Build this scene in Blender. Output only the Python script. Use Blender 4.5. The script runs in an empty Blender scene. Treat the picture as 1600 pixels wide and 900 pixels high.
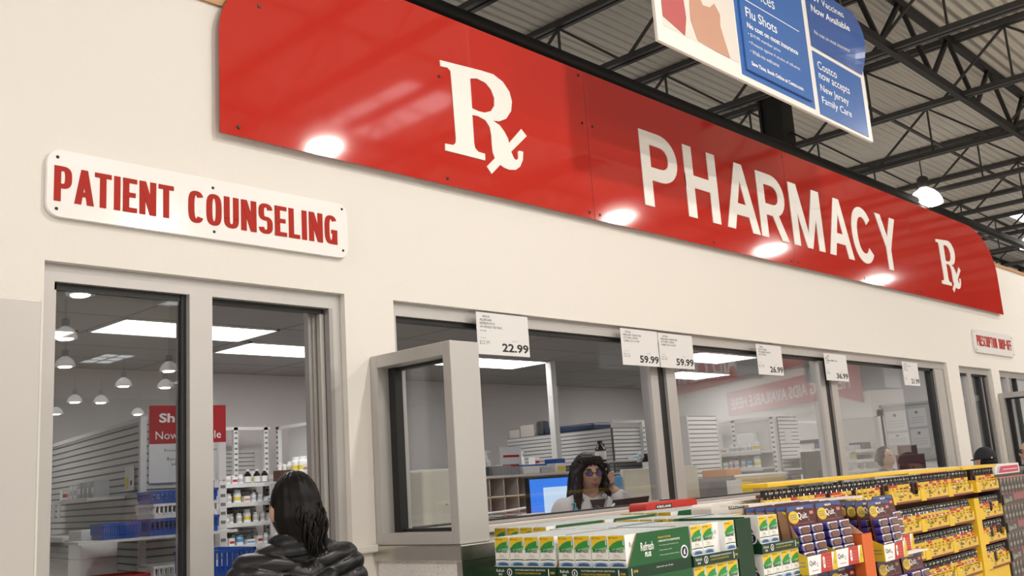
import bpy, bmesh, math, random
from mathutils import Matrix, Vector
random.seed(7)
SC = bpy.context.scene
COL = SC.collection

# ------------------------------------------------------------------ camera, world, exposure
cam_data = bpy.data.cameras.new('camera')
cam = bpy.data.objects.new('camera', cam_data); COL.objects.link(cam)
cam_data.sensor_width = 36.0
cam_data.lens = 1537.0 / 1600.0 * 36.0
cam_data.clip_start = 0.05; cam_data.clip_end = 300
CAM_ROT = Matrix(((0.6886988, -0.096315, -0.7186219), (-0.7220675, -0.1808799, -0.6677581), (-0.0656692, 0.9787777, -0.1941177)))
cam.matrix_world = Matrix.Translation((0, -3.2, 1.5)) @ CAM_ROT.to_4x4()
SC.camera = cam

SC.view_settings.view_transform = 'Standard'
SC.view_settings.look = 'None'
SC.view_settings.exposure = 0.42
SC.view_settings.gamma = 1.0
SC.view_settings.use_curve_mapping = False
SC.cycles.transparent_max_bounces = 24
SC.cycles.max_bounces = 8
SC.cycles.diffuse_bounces = 4
SC.cycles.glossy_bounces = 4

W_ = bpy.data.worlds.new('hall_fill'); SC.world = W_; W_.use_nodes = True
bg = W_.node_tree.nodes['Background']
bg.inputs['Color'].default_value = (1.0, 0.95, 0.9, 1)
bg.inputs['Strength'].default_value = 0.62  # even fill light added from the open end, not daylight

LAMP_POWER = 118.0          # each pendant lamp of the hall
TROFFER = 7.0               # emission of the pharmacy ceiling panels

# ------------------------------------------------------------------ materials
MATS = {}
def mat(name, col=(0.8, 0.8, 0.8), rough=0.5, metal=0.0, emit=None, spec=0.5, noise=0.0, nscale=20.0, bump=0.0, bscale=200.0, coat=0.0):
    if name in MATS: return MATS[name]
    m = bpy.data.materials.new(name); m.use_nodes = True
    nt = m.node_tree; b = nt.nodes['Principled BSDF']
    b.inputs['Base Color'].default_value = (*col, 1)
    b.inputs['Roughness'].default_value = rough
    b.inputs['Metallic'].default_value = metal
    b.inputs['Specular IOR Level'].default_value = spec
    if coat:
        b.inputs['Coat Weight'].default_value = coat
        b.inputs['Coat Roughness'].default_value = 0.05
    if noise or bump:
        tc = nt.nodes.new('ShaderNodeTexCoord')
    if noise:
        n = nt.nodes.new('ShaderNodeTexNoise'); n.inputs['Scale'].default_value = nscale; n.inputs['Detail'].default_value = 4
        nt.links.new(tc.outputs['Object'], n.inputs['Vector'])
        r = nt.nodes.new('ShaderNodeMapRange')
        r.inputs['To Min'].default_value = 1 - noise; r.inputs['To Max'].default_value = 1 + noise
        nt.links.new(n.outputs['Fac'], r.inputs['Value'])
        mx = nt.nodes.new('ShaderNodeVectorMath'); mx.operation = 'SCALE'
        mx.inputs[0].default_value = col
        nt.links.new(r.outputs['Result'], mx.inputs['Scale'])
        nt.links.new(mx.outputs['Vector'], b.inputs['Base Color'])
    if bump:
        n2 = nt.nodes.new('ShaderNodeTexNoise'); n2.inputs['Scale'].default_value = bscale; n2.inputs['Detail'].default_value = 3
        nt.links.new(tc.outputs['Object'], n2.inputs['Vector'])
        bp = nt.nodes.new('ShaderNodeBump'); bp.inputs['Strength'].default_value = bump; bp.inputs['Distance'].default_value = 0.01
        nt.links.new(n2.outputs['Fac'], bp.inputs['Height'])
        nt.links.new(bp.outputs['Normal'], b.inputs['Normal'])
    if emit:
        b.inputs['Emission Color'].default_value = (*emit[0], 1)
        b.inputs['Emission Strength'].default_value = emit[1]
    MATS[name] = m
    return m

def glass_mat(name, tint=(0.90, 0.905, 0.905), gain=1.0):
    m = bpy.data.materials.new(name); m.use_nodes = True
    nt = m.node_tree; nt.nodes.clear()
    out = nt.nodes.new('ShaderNodeOutputMaterial')
    mix = nt.nodes.new('ShaderNodeMixShader'); tr = nt.nodes.new('ShaderNodeBsdfTransparent'); gl = nt.nodes.new('ShaderNodeBsdfGlossy')
    tr.inputs['Color'].default_value = (*tint, 1)
    gl.inputs['Roughness'].default_value = 0.0; gl.inputs['Color'].default_value = (1, 1, 1, 1)
    ge = nt.nodes.new('ShaderNodeNewGeometry'); fr = nt.nodes.new('ShaderNodeFresnel')
    mr = nt.nodes.new('ShaderNodeMapRange'); mr.inputs['To Min'].default_value = 1.5; mr.inputs['To Max'].default_value = 1 / 1.5
    nt.links.new(ge.outputs['Backfacing'], mr.inputs['Value'])
    nt.links.new(mr.outputs['Result'], fr.inputs['IOR'])
    mu = nt.nodes.new('ShaderNodeMath'); mu.operation = 'MULTIPLY'; mu.inputs[1].default_value = gain; mu.use_clamp = True
    nt.links.new(fr.outputs['Fac'], mu.inputs[0]); nt.links.new(mu.outputs[0], mix.inputs['Fac'])
    nt.links.new(tr.outputs[0], mix.inputs[1]); nt.links.new(gl.outputs[0], mix.inputs[2]); nt.links.new(mix.outputs[0], out.inputs['Surface'])
    MATS[name] = m
    return m

def slat_mat(name, col, pitch=0.055, depth=0.35):
    """slatwall: horizontal grooves every `pitch` metres as a dark line and bump"""
    m = mat(name, col, 0.45)
    return m

WALL = mat('cream_painted_wall', (0.77, 0.735, 0.69), 0.75, noise=0.012, nscale=1.3, bump=0.05, bscale=90)
INWALL = mat('pharmacy_wall_paint', (0.66, 0.625, 0.615), 0.8, noise=0.012, nscale=1.5)
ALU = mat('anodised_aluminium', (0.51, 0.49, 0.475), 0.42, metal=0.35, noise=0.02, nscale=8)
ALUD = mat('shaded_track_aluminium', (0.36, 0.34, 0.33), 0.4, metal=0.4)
GASKET = mat('black_gasket', (0.012, 0.012, 0.013), 0.5)
SIGNRED = mat('glossy_red_panel', (0.50, 0.030, 0.020), 0.06, noise=0.03, nscale=0.8)
SIGNWHITE = mat('white_sign_vinyl', (0.88, 0.85, 0.81), 0.4)
ACRYL = mat('white_acrylic', (0.88, 0.86, 0.85), 0.12)
REDLET = mat('red_lettering', (0.40, 0.020, 0.010), 0.6, spec=0.25)
SCREW = mat('dark_screw', (0.03, 0.03, 0.03), 0.4, metal=0.6)
STEEL = mat('brushed_stainless_steel', (0.56, 0.53, 0.48), 0.24, metal=1.0, noise=0.05, nscale=30)
TEXTURED = mat('textured_white_wall', (0.80, 0.76, 0.74), 0.7, bump=0.9, bscale=70)
BLACKSTEEL = mat('black_painted_steel', (0.016, 0.015, 0.015), 0.55)
GREYSTEEL = mat('grey_primed_steel', (0.075, 0.072, 0.069), 0.5, metal=0.2)
DECK = mat('roof_deck', (0.82, 0.77, 0.68), 0.7, noise=0.08, nscale=0.6)
FLOOR = mat('polished_concrete', (0.52, 0.50, 0.47), 0.3, noise=0.08, nscale=2)
TAN = mat('tan_wood_cap', (0.50, 0.27, 0.12), 0.5)
WHITE = mat('white_enamel', (0.80, 0.79, 0.77), 0.4)
PAPER = mat('white_card', (0.72, 0.71, 0.71), 0.6)
INK = mat('black_ink', (0.015, 0.015, 0.017), 0.6)
GREYINK = mat('grey_ink', (0.22, 0.22, 0.23), 0.6)
GLASS = glass_mat('window_glass')
GLASS1 = glass_mat('partition_glass', (0.93, 0.94, 0.94))

# ------------------------------------------------------------------ text as outlines
_tc = {}
def text_geo(s, bold=0.0, res=3):
    k = (s, bold, res)
    if k in _tc: return _tc[k]
    cu = bpy.data.curves.new('lettering_outline', 'FONT'); cu.body = s; cu.size = 1; cu.offset = bold; cu.resolution_u = res; cu.fill_mode = 'BOTH' if False else 'FRONT'
    cu.dimensions = '2D'
    ob = bpy.data.objects.new('lettering_outline', cu); COL.objects.link(ob)
    dg = bpy.context.evaluated_depsgraph_get(); dg.update()
    me = bpy.data.meshes.new_from_object(ob.evaluated_get(dg))
    v = [(p.co.x, p.co.y) for p in me.vertices]; f = [tuple(p.vertices) for p in me.polygons]
    bpy.data.objects.remove(ob); bpy.data.curves.remove(cu); bpy.data.meshes.remove(me)
    if v:
        x0 = min(a for a, b in v); x1 = max(a for a, b in v); y0 = min(b for a, b in v); y1 = max(b for a, b in v)
        v = [((a - x0) / max(x1 - x0, 1e-6), (b - y0) / max(y1 - y0, 1e-6)) for a, b in v]
        asp = (x1 - x0) / max(y1 - y0, 1e-6)
    else: asp = 1
    _tc[k] = (v, f, asp)
    return _tc[k]

def fill_geo(polys):
    """fill outline polygons (first outer, others holes) -> verts, faces"""
    cu = bpy.data.curves.new('outline', 'CURVE'); cu.dimensions = '2D'; cu.fill_mode = 'BOTH'
    for p in polys:
        sp = cu.splines.new('POLY'); sp.points.add(len(p) - 1)
        for q, (a, b) in zip(sp.points, p): q.co = (a, b, 0, 1)
        sp.use_cyclic_u = True
    ob = bpy.data.objects.new('outline', cu); COL.objects.link(ob)
    dg = bpy.context.evaluated_depsgraph_get(); dg.update()
    me = bpy.data.meshes.new_from_object(ob.evaluated_get(dg))
    v = [(p.co.x, p.co.y) for p in me.vertices]; f = [tuple(p.vertices) for p in me.polygons]
    bpy.data.objects.remove(ob); bpy.data.curves.remove(cu); bpy.data.meshes.remove(me)
    return v, f

# ------------------------------------------------------------------ mesh builder
V = Vector
KIDS = {}
class MB:
    def __init__(s): s.v = []; s.f = []; s.m = []; s.ms = []; s.T = None
    def mi(s, m):
        if m not in s.ms: s.ms.append(m)
        return s.ms.index(m)
    def add(s, vs, fs, m):
        n = len(s.v); k = s.mi(m)
        if s.T is not None: vs = [s.T @ V(p) for p in vs]
        s.v += [tuple(p) for p in vs]
        for f in fs: s.f.append(tuple(i + n for i in f)); s.m.append(k)
        return s
    def box(s, x0, x1, y0, y1, z0, z1, m, ch=0.0):
        if ch <= 0:
            s.add([(x0,y0,z0),(x1,y0,z0),(x1,y1,z0),(x0,y1,z0),(x0,y0,z1),(x1,y0,z1),(x1,y1,z1),(x0,y1,z1)],
                  [(0,3,2,1),(4,5,6,7),(0,1,5,4),(1,2,6,5),(2,3,7,6),(3,0,4,7)], m)
        else:
            bm = bmesh.new(); bmesh.ops.create_cube(bm, size=1)
            for v in bm.verts: v.co = V(((x0+x1)/2 + v.co.x*(x1-x0), (y0+y1)/2 + v.co.y*(y1-y0), (z0+z1)/2 + v.co.z*(z1-z0)))
            bmesh.ops.bevel(bm, geom=bm.edges[:], offset=ch, segments=2, affect='EDGES', profile=0.5)
            s.bm(bm, m)
        return s
    def bm(s, bm, m):
        bm.verts.index_update()
        s.add([v.co.copy() for v in bm.verts], [tuple(v.index for v in f.verts) for f in bm.faces], m); bm.free(); return s
    def quad(s, a, b, c, d, m): return s.add([a, b, c, d], [(0, 1, 2, 3)], m)
    def flat(s, geo, o, u, v, m):                    # 2-D geometry laid on a plane: o + a*u + b*v
        o, u, v = V(o), V(u), V(v)
        return s.add([o + u*a + v*b for a, b in geo[0]], geo[1], m)
    def poly(s, pts, o, u, v, m): return s.flat((pts, [tuple(range(len(pts)))]), o, u, v, m)
    def text(s, t, o, u, v, m, bold=0.0, res=3):    # t stretched over the rectangle o, o+u, o+v
        return s.flat(text_geo(t, bold, res), o, u, v, m)
    def texth(s, t, o, ud, vd, h, m, bold=0.0, res=2, wmax=None, sq=1.0):      # by height, natural width
        g = text_geo(t, bold, res); w = g[2]*h*sq
        if wmax and w > wmax: w = wmax
        return s.flat(g, o, V(ud)*w, V(vd)*h, m)
    def prism(s, pts, o, u, v, w, m, mside=None):    # polygon extruded by vector w
        o, u, v, w = V(o), V(u), V(v), V(w); n = len(pts)
        a = [o + u*p + v*q for p, q in pts]; b = [p + w for p in a]
        s.add(a + b, [tuple(range(n))[::-1], tuple(range(n, 2*n))], m)
        s.add(a + b, [(i, (i+1) % n, n + (i+1) % n, n + i) for i in range(n)], mside or m)
        return s
    def solid(s, geo, o, u, v, w, m):                # filled 2-D geometry extruded (front, back and rim)
        o, u, v, w = V(o), V(u), V(v), V(w)
        n = len(geo[0]); a = [o + u*p + v*q for p, q in geo[0]]
        s.add(a, [tuple(f) for f in geo[1]], m); 
        ed = {}
        for f in geo[1]:
            for i in range(len(f)):
                e = (f[i], f[(i+1) % len(f)]); ed[e] = 1
        rim = [e for e in ed if (e[1], e[0]) not in ed]
        s.add(a + [p + w for p in a], [(e[0], e[1], n + e[1], n + e[0]) for e in rim], m)
        return s
    def lathe(s, prof, c, m, n=16, axis='Z', mats=None):
        c = V(c); vs = []; 
        for r, h in prof:
            for i in range(n):
                t = 2*math.pi*i/n
                p = (r*math.cos(t), r*math.sin(t), h) if axis == 'Z' else ((h, r*math.cos(t), r*math.sin(t)) if axis == 'X' else (r*math.cos(t), h, r*math.sin(t)))
                vs.append(c + V(p))
        for j in range(len(prof)-1):
            mm = mats[j] if mats else m
            s.add([vs[j*n+i] for i in range(n)] + [vs[(j+1)*n+i] for i in range(n)], [(i, (i+1) % n, n+(i+1) % n, n+i) for i in range(n)], mm)
        if prof[0][0] > 1e-4: s.add(vs[:n], [tuple(range(n))[::-1]], mats[0] if mats else m)
        if prof[-1][0] > 1e-4: s.add(vs[-n:], [tuple(range(n))], mats[-1] if mats else m)
        return s
    def tube(s, pts, r, m, n=8, closed=False):
        pts = [V(p) for p in pts]; vs = []; k = len(pts)
        rs = r if isinstance(r, (list, tuple)) else [r]*k
        up = None
        for i, p in enumerate(pts):
            d = (pts[min(i+1, k-1)] - pts[max(i-1, 0)]).normalized()
            if up is None:
                up = V((0, 0, 1)) if abs(d.z) < 0.9 else V((1, 0, 0))
            a = d.cross(up).normalized(); up = a.cross(d).normalized()
            for j in range(n):
                t = 2*math.pi*j/n; vs.append(p + (a*math.cos(t) + up*math.sin(t))*rs[i])
        fs = [(i*n+j, i*n+(j+1) % n, (i+1)*n+(j+1) % n, (i+1)*n+j) for i in range(k-1) for j in range(n)]
        fs += [tuple(range(n))[::-1], tuple(range((k-1)*n, k*n))]
        return s.add(vs, fs, m)
    def bar(s, a, b, w, h, m):                       # rectangular bar from a to b, h is vertical-ish size
        a, b = V(a), V(b); d = (b - a).normalized(); up = V((0, 0, 1)) if abs(d.z) < 0.95 else V((1, 0, 0))
        x = d.cross(up).normalized()*w/2; y = x.normalized().cross(d).normalized()*h/2
        vs = [p + q for p in (a, b) for q in (-x-y, x-y, x+y, -x+y)]
        return s.add(vs, [(3,2,1,0),(4,5,6,7),(0,1,5,4),(1,2,6,5),(2,3,7,6),(3,0,4,7)], m)
    def mesh(s, name, smooth=False):
        me = bpy.data.meshes.new(name); me.from_pydata(s.v, [], s.f)
        for m in s.ms: me.materials.append(m)
        me.polygons.foreach_set('material_index', s.m)
        if smooth: me.polygons.foreach_set('use_smooth', [True]*len(s.f))
        me.update(); return me
    def build(s, name, parent=None, smooth=False, label=None, auto=None, flip=True):
        me = s.mesh(name, smooth)
        if flip:
            b = bmesh.new(); b.from_mesh(me); 
            if smooth or auto: bmesh.ops.remove_doubles(b, verts=b.verts, dist=1e-5)
            b.to_mesh(me); b.free()
        if auto: me.set_sharp_from_angle(angle=math.radians(auto)) if smooth else None
        o = bpy.data.objects.new(name, me); COL.objects.link(o)
        if parent:
            o.parent = parent; KIDS.setdefault(parent.name, []).append(o)
        if label: o['label'] = label
        return o

def tag(o, label, cat, group=None):
    o['label'] = label; o['category'] = cat
    if group: o['group'] = group
    return o
def thing(name, label, cat, loc=(0, 0, 0), rz=0.0, group=None):
    o = bpy.data.objects.new(name, None); COL.objects.link(o); o.empty_display_size = 0.05
    o.location = loc; o.rotation_euler = (0, 0, rz)
    return tag(o, label, cat, group)
def struct(o): o['kind'] = 'structure'; return o
def dup(root, loc=None, rz=None, label=None, group=None, rot=None):
    def rec(o, par):
        c = o.copy(); COL.objects.link(c); c.parent = par
        for ch in KIDS.get(o.name, []):
            k = rec(ch, c); KIDS.setdefault(c.name, []).append(k)
        return c
    c = rec(root, None)
    if loc is not None: c.location = loc
    if rz is not None: c.rotation_euler = (0, 0, rz)
    if rot is not None: c.rotation_euler = rot
    if label: c['label'] = label
    if group: c['group'] = group
    return c
X, Y, Z = V((1, 0, 0)), V((0, 1, 0)), V((0, 0, 1))
def arc(cx, cy, rx, ry, a0, a1, n): return [(cx + rx*math.cos(math.radians(a0 + (a1-a0)*i/n)), cy + ry*math.sin(math.radians(a0 + (a1-a0)*i/n))) for i in range(n+1)]
def rrect(x0, x1, z0, z1, r, n=5):
    return arc(x1-r, z0+r, r, r, -90, 0, n) + arc(x1-r, z1-r, r, r, 0, 90, n) + arc(x0+r, z1-r, r, r, 90, 180, n) + arc(x0+r, z0+r, r, r, 180, 270, n)

# ------------------------------------------------------------------ gothic capitals for the large signs
def strip(path, s, t):
    n = len(path); vs = []; fs = []
    for i, (x, y) in enumerate(path):
        a, b = path[max(i-1, 0)], path[min(i+1, n-1)]; dx, dy = b[0]-a[0], b[1]-a[1]; l = math.hypot(dx, dy) or 1
        nx, ny = -dy/l, dx/l; hx, hy = nx*s/2, ny*t/2
        vs += [(x+hx, y+hy), (x-hx, y-hy)]
    return vs, [(2*i, 2*i+1, 2*i+3, 2*i+2) for i in range(n-1)]
def sup(cx, cy, a, b, t0, t1, e, n=22):
    o = []
    for i in range(n+1):
        q = math.radians(t0 + (t1-t0)*i/n); c, s = math.cos(q), math.sin(q)
        o.append((cx + a*math.copysign(abs(c)**(2/e), c), cy + b*math.copysign(abs(s)**(2/e), s)))
    return o
def gothic(ch, w, s, t, e=2.2):
    P = []; a, b = (w-s)/2, (1-t)/2
    Q = lambda *pts: P.append((list(pts), [tuple(range(len(pts)))]))
    R = lambda x0, x1, y0, y1: Q((x0, y0), (x1, y0), (x1, y1), (x0, y1))
    S = lambda path: P.append(strip(path, s, t))
    if ch in 'PRHDEFLNMIK': R(0, s, 0, 1)
    if ch == 'I': pass
    if ch in 'PR':
        m = 0.44; S([(s*.5, 1-t/2), (w*.5, 1-t/2)] + sup(w*.5, (1-t/2+m)/2, w*.5-s/2, (1-t/2-m)/2, 89, -89, e, 14) + [(w*.5, m), (s*.5, m)])
    if ch == 'R': Q((w*.42, m), (w*.42+s*.95, m), (w*1.03, 0), (w*1.03-s*1.12, 0))
    if ch == 'A':
        Q((0, 0), (s*1.03, 0), (w/2+s*.42, 1), (w/2-s*.5, 1)); Q((w, 0), (w-s*1.03, 0), (w/2-s*.42, 1), (w/2+s*.5, 1)); R(w*.24, w*.76, .22, .22+t)
    if ch == 'H': R(w-s, w, 0, 1); R(0, w, .5-t*.45, .5+t*.55)
    if ch == 'M': R(w-s, w, 0, 1); Q((0, 1), (s*1.25, 1), (w/2+s*.42, 0.0), (w/2-s*.42, 0.0)); Q((w, 1), (w-s*1.25, 1), (w/2-s*.42, 0.0), (w/2+s*.42, 0.0))
    if ch == 'N': R(w-s, w, 0, 1); Q((0, 1), (s*1.05, 1), (w, 0), (w-s*1.05, 0))
    if ch == 'Y': R(w/2-s/2, w/2+s/2, 0, .46); Q((0, 1), (s*1.1, 1), (w/2+s*.5, .42), (w/2-s*.5, .40)); Q((w, 1), (w-s*1.1, 1), (w/2-s*.5, .42), (w/2+s*.5, .40))
    if ch == 'T': R(w/2-s/2, w/2+s/2, 0, 1); R(0, w, 1-t, 1)
    if ch in 'EF': R(0, w, 1-t, 1); R(0, w*.9, .5-t*.4, .5+t*.6)
    if ch in 'EL': R(0, w, 0, t)
    if ch == 'C': S(sup(w/2, .5, a, b, 38, 322, e, 30))
    if ch == 'G': S(sup(w/2, .5, a, b, 38, 350, e, 30)); R(w-s, w, 0, .5); R(w*.52, w, .5-t, .5)
    if ch == 'O': S(sup(w/2, .5, a, b, 0, 360, e, 40))
    if ch == 'U': S([(s/2, 1), (s/2, .3)] + sup(w/2, .3+t*.2, a, .3-t*.3, 181, 359, e, 18) + [(w-s/2, .3), (w-s/2, 1)])
    if ch == 'D': S([(s*.5, 1-t/2), (w*.45, 1-t/2)] + sup(w*.45, .5, w*.55-s/2, b, 89, -89, e, 18) + [(w*.45, t/2), (s*.5, t/2)])
    if ch == 'S':
        c1 = (1-t/2+.5)/2; b1 = (1-t/2-.5)/2; c2 = (t/2+.5)/2; b2 = (.5-t/2)/2
        S(sup(w/2, c1, a, b1, 12, 262, e, 20) + sup(w/2, c2, a, b2, 82, -168, e, 20))
    if ch == '-': R(0, w, .42, .42+t)
    return P
def gothic_word(s, a, b, c, d, par, y, dep, m, wid, st, th, e, gap, special={}):
    """one mesh per letter; widths in letter heights, then stretched over a..b"""
    x = 0; L = []
    for ch in s:
        if ch == ' ': x += wid*.7; continue
        w = special.get(ch, wid)
        L.append((ch, x, w)); x += w + (gap*.25 if ch in 'AY' else gap)
    k = (b-a)/(L[-1][1] + L[-1][2]); h = d-c
    for ch, q, w in L:
        mb = MB()
        for i_, (pv, pf) in enumerate(gothic(ch, w, st, th, e)):
            o = V((a + q*k, y-dep-0.0004*i_, c)); n = len(pv); D_ = Y*(dep+0.0004*i_)
            P = [o + X*(p*k) + Z*(r*h) for p, r in pv]
            mb.add(P, pf, m); mb.add([p + D_ for p in P] + P, [(f[j], f[(j+1) % len(f)], n+f[(j+1) % len(f)], n+f[j]) for f in pf for j in range(len(f))], m)
        mb.build('letter', par)
# ------------------------------------------------------------------ setting: walls, floor, ceiling, roof
def cells(xs, zs, holes, y0, y1, m):
    b = MB()
    for i in range(len(xs)-1):
        for j in range(len(zs)-1):
            cx, cz = (xs[i]+xs[i+1])/2, (zs[j]+zs[j+1])/2
            if any(h[0] < cx < h[1] and h[2] < cz < h[3] for h in holes): continue
            b.box(xs[i], xs[i+1], y0, y1, zs[j], zs[j+1], m)
    return b
HOLES = [(1.237, 2.432, 1.02, 2.306), (2.690, 9.088, 1.325, 2.303), (9.38, 10.262, 1.02, 2.288), (10.49, 11.75, 1.02, 2.285)]
xs = sorted({-9, 18} | {h[0] for h in HOLES} | {h[1] for h in HOLES}); zs = sorted({0, 3.405} | {h[2] for h in HOLES} | {h[3] for h in HOLES})
struct(cells(xs, zs, HOLES, 0, 0.16, WALL).build('wall_front'))
struct(MB().box(-9, 18, -0.012, 0.175, 3.40, 3.43, TAN).build('trim_1'))
struct(MB().box(2.434, 2.538, -0.03, 0.0, 1.268, 1.298, WALL, 0.006).build('trim_2'))
struct(MB().box(2.69, 9.088, -0.035, 0.16, 1.292, 1.325, mat('window_sill_paint', (0.62, 0.56, 0.52), 0.5), 0.005).build('trim_3'))
struct(MB().box(-22, 50, -46, 12, -0.1, 0, FLOOR).build('floor'))
struct(MB().box(0.2, 12.3, 5.53, 5.65, 0, 2.75, INWALL).build('wall_back'))
struct(MB().box(0.2, 0.32, 0.16, 5.53, 0, 2.75, INWALL).build('wall_left'))
struct(MB().box(12.2, 12.32, 0.16, 5.53, 0, 2.75, mat('pharmacy_end_wall_paint', (0.80, 0.78, 0.76), 0.8)).build('wall_right'))

FARW = mat('unseen_dark_wall', (0.20, 0.19, 0.18), 0.8)  # dark unseen walls added to keep reflections in the windows dark
struct(MB().box(-22, 50, -46.2, -46, 0, 7.06, FARW).build('wall_far'))
struct(MB().box(50, 50.2, -46, 12, 0, 7.06, FARW).build('wall_east'))
def tile_mat():
    m = mat('mineral_ceiling_tile', (0.50, 0.48, 0.475), 0.9, bump=0.25, bscale=160)
    nt = m.node_tree; b = nt.nodes['Principled BSDF']
    tc = nt.nodes.new('ShaderNodeTexCoord'); mp = nt.nodes.new('ShaderNodeMapping'); mp.inputs['Location'].default_value = (-2.95, -3.06, 0)
    br = nt.nodes.new('ShaderNodeTexBrick'); br.offset = 0; br.inputs['Scale'].default_value = 1
    br.inputs['Brick Width'].default_value = 1.22; br.inputs['Row Height'].default_value = 0.61; br.inputs['Mortar Size'].default_value = 0.012
    br.inputs['Color1'].default_value = br.inputs['Color2'].default_value = (0.36, 0.345, 0.34, 1); br.inputs['Mortar'].default_value = (0.19, 0.185, 0.18, 1)
    nt.links.new(tc.outputs['Object'], mp.inputs['Vector']); nt.links.new(mp.outputs['Vector'], br.inputs['Vector']); nt.links.new(br.outputs['Color'], b.inputs['Base Color'])
    return m
struct(MB().box(0.2, 12.3, 0.16, 5.65, 2.75, 2.79, tile_mat()).box(0.2, 12.3, 0.16, 5.65, 2.791, 2.80, BLACKSTEEL).build('ceiling'))  # black sheet on top added to stop light bouncing up at the roof
LITPANEL = mat('lit_diffuser', (0.9, 0.9, 0.9), 0.5, emit=((1.0, 0.98, 0.96), TROFFER))
def troffer(x, y, label):
    t = thing('ceiling_light', label, 'ceiling light', (x, y, 2.75), 0, 'ceiling panels of the pharmacy')
    f = MB(); w, d = 0.60, 0.29
    for a in ((-w, w, -d, -d+.018), (-w, w, d-.018, d), (-w, -w+.018, -d, d), (w-.018, w, -d, d)): f.box(a[0], a[1], a[2], a[3], -0.014, 0.0, WHITE)
    f.build('frame', t)
    MB().box(-w+.018, w-.018, -d+.018, d-.018, -0.010, -0.004, LITPANEL).build('diffuser', t)
troffer(2.29, 3.95, 'lit ceiling panel above the slatted aisle, cut by the left jamb of the counseling window')
troffer(3.55, 3.36, 'lit ceiling panel crossing the middle stile of the counseling window')
troffer(4.86, 3.95, 'lit ceiling panel at the top of the open half of the counseling window')
troffer(7.33, 3.97, 'lit ceiling panel below the 22.99 price card')
troffer(9.65, 2.78, 'lit ceiling panel right of the second 59.99 price card, the upper of two')
troffer(11.10, 4.02, 'lit ceiling panel below the second 59.99 price card, the lower of two')

for (x_, y_) in ((2.3, 1.1), (5.4, 1.1), (8.2, 1.1), (10.8, 1.1)): troffer(x_, y_, 'added ceiling panel close to the windows, unseen above the view')  # unseen panels added to brighten the front of the pharmacy
# roof over the hall: deck, bar joists, girder truss, pipe, column
def deck_mat():
    m = DECK; nt = m.node_tree; b = nt.nodes['Principled BSDF']
    tc = nt.nodes.new('ShaderNodeTexCoord'); wv = nt.nodes.new('ShaderNodeTexWave'); wv.bands_direction = 'Y'; wv.inputs['Scale'].default_value = 2.2
    bp = nt.nodes.new('ShaderNodeBump'); bp.inputs['Strength'].default_value = 0.9; bp.inputs['Distance'].default_value = 0.05
    nt.links.new(tc.outputs['Object'], wv.inputs['Vector']); nt.links.new(wv.outputs['Fac'], bp.inputs['Height']); nt.links.new(bp.outputs['Normal'], b.inputs['Normal'])
deck_mat()
struct(MB().box(-22, 50, -46, 12, 7.06, 7.16, DECK).build('roof'))
jm = MB(); JB, JT = 6.2, 6.98
for s in (-0.045, 0.045):
    jm.box(s-.028, s+.028, -16, 11.5, JB-.02, JB+.045, GREYSTEEL); jm.box(s-.028, s+.028, -16, 11.5, JT, JT+.07, GREYSTEEL)
yy = -16.0; k = 0
while yy < 10.5:
    a, b_ = (JB, JT) if k % 2 == 0 else (JT, JB)
    jm.bar((0, yy, a), (0, yy+0.95, b_), 0.03, 0.03, GREYSTEEL)
    if k % 2 == 0: jm.bar((0, yy+0.95, JB), (0, yy+0.95, JT), 0.025, 0.025, GREYSTEEL)
    yy += 0.95; k += 1
j0 = struct(jm.build('roof_beam')); j0.location = (1.95, 0, 0)
for i in range(1, 17):
    j = j0.copy(); COL.objects.link(j); j.location = (1.95 + 2.3*i, 0, 0)
def girder(y, m, x0=-10, x1=42, zb=6.2, zt=6.95, w=0.08):
    g = MB(); g.box(x0, x1, y-w/2, y+w/2, zb-.05, zb+.05, m); g.box(x0, x1, y-w/2, y+w/2, zt-.05, zt+.05, m)
    x = x0; k = 0
    while x < x1-0.8:
        a, b_ = (zb, zt) if k % 2 == 0 else (zt, zb); g.bar((x, y, a), (x+0.8, y, b_), 0.05, 0.05, m); x += 0.8; k += 1
    return struct(g.build('roof_beam'))
girder(0.80, BLACKSTEEL); girder(5.6, BLACKSTEEL); girder(-8.5, BLACKSTEEL); girder(10.2, BLACKSTEEL)
br = MB()
for y in (-5.0, -2.6, 2.2, 4.2, 7.9): br.box(-5, 42, y-.02, y+.02, JB+.35, JB+.39, GREYSTEEL)
struct(br.build('roof_beam'))
for (y, z, r) in ((3.15, 6.02, 0.085), (3.5, 6.2, 0.035), (-0.9, 6.1, 0.03)):
    tag(MB().tube([(-10, y, z), (42, y, z)], r, BLACKSTEEL, 12).build('ceiling_pipe', smooth=True), {0.085: 'thick black pipe running under the roof behind the red sign', 0.035: 'thin black conduit running beside the thick pipe under the roof', 0.03: 'thin black conduit crossing the roof trusses above the hanging blue sign'}[r], 'pipe')
cl = MB(); cl.box(13.22, 13.58, 3.3, 3.34, 0, 7.06, BLACKSTEEL); cl.box(13.22, 13.58, 3.64, 3.68, 0, 7.06, BLACKSTEEL); cl.box(13.26, 13.54, 3.34, 3.64, 0, 7.06, BLACKSTEEL)
struct(cl.build('column'))
SKYL = mat('skylight_panel', (0.9, 0.9, 0.9), 0.5, emit=((0.95, 0.98, 1.0), 2.2))
skf = None
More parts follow.
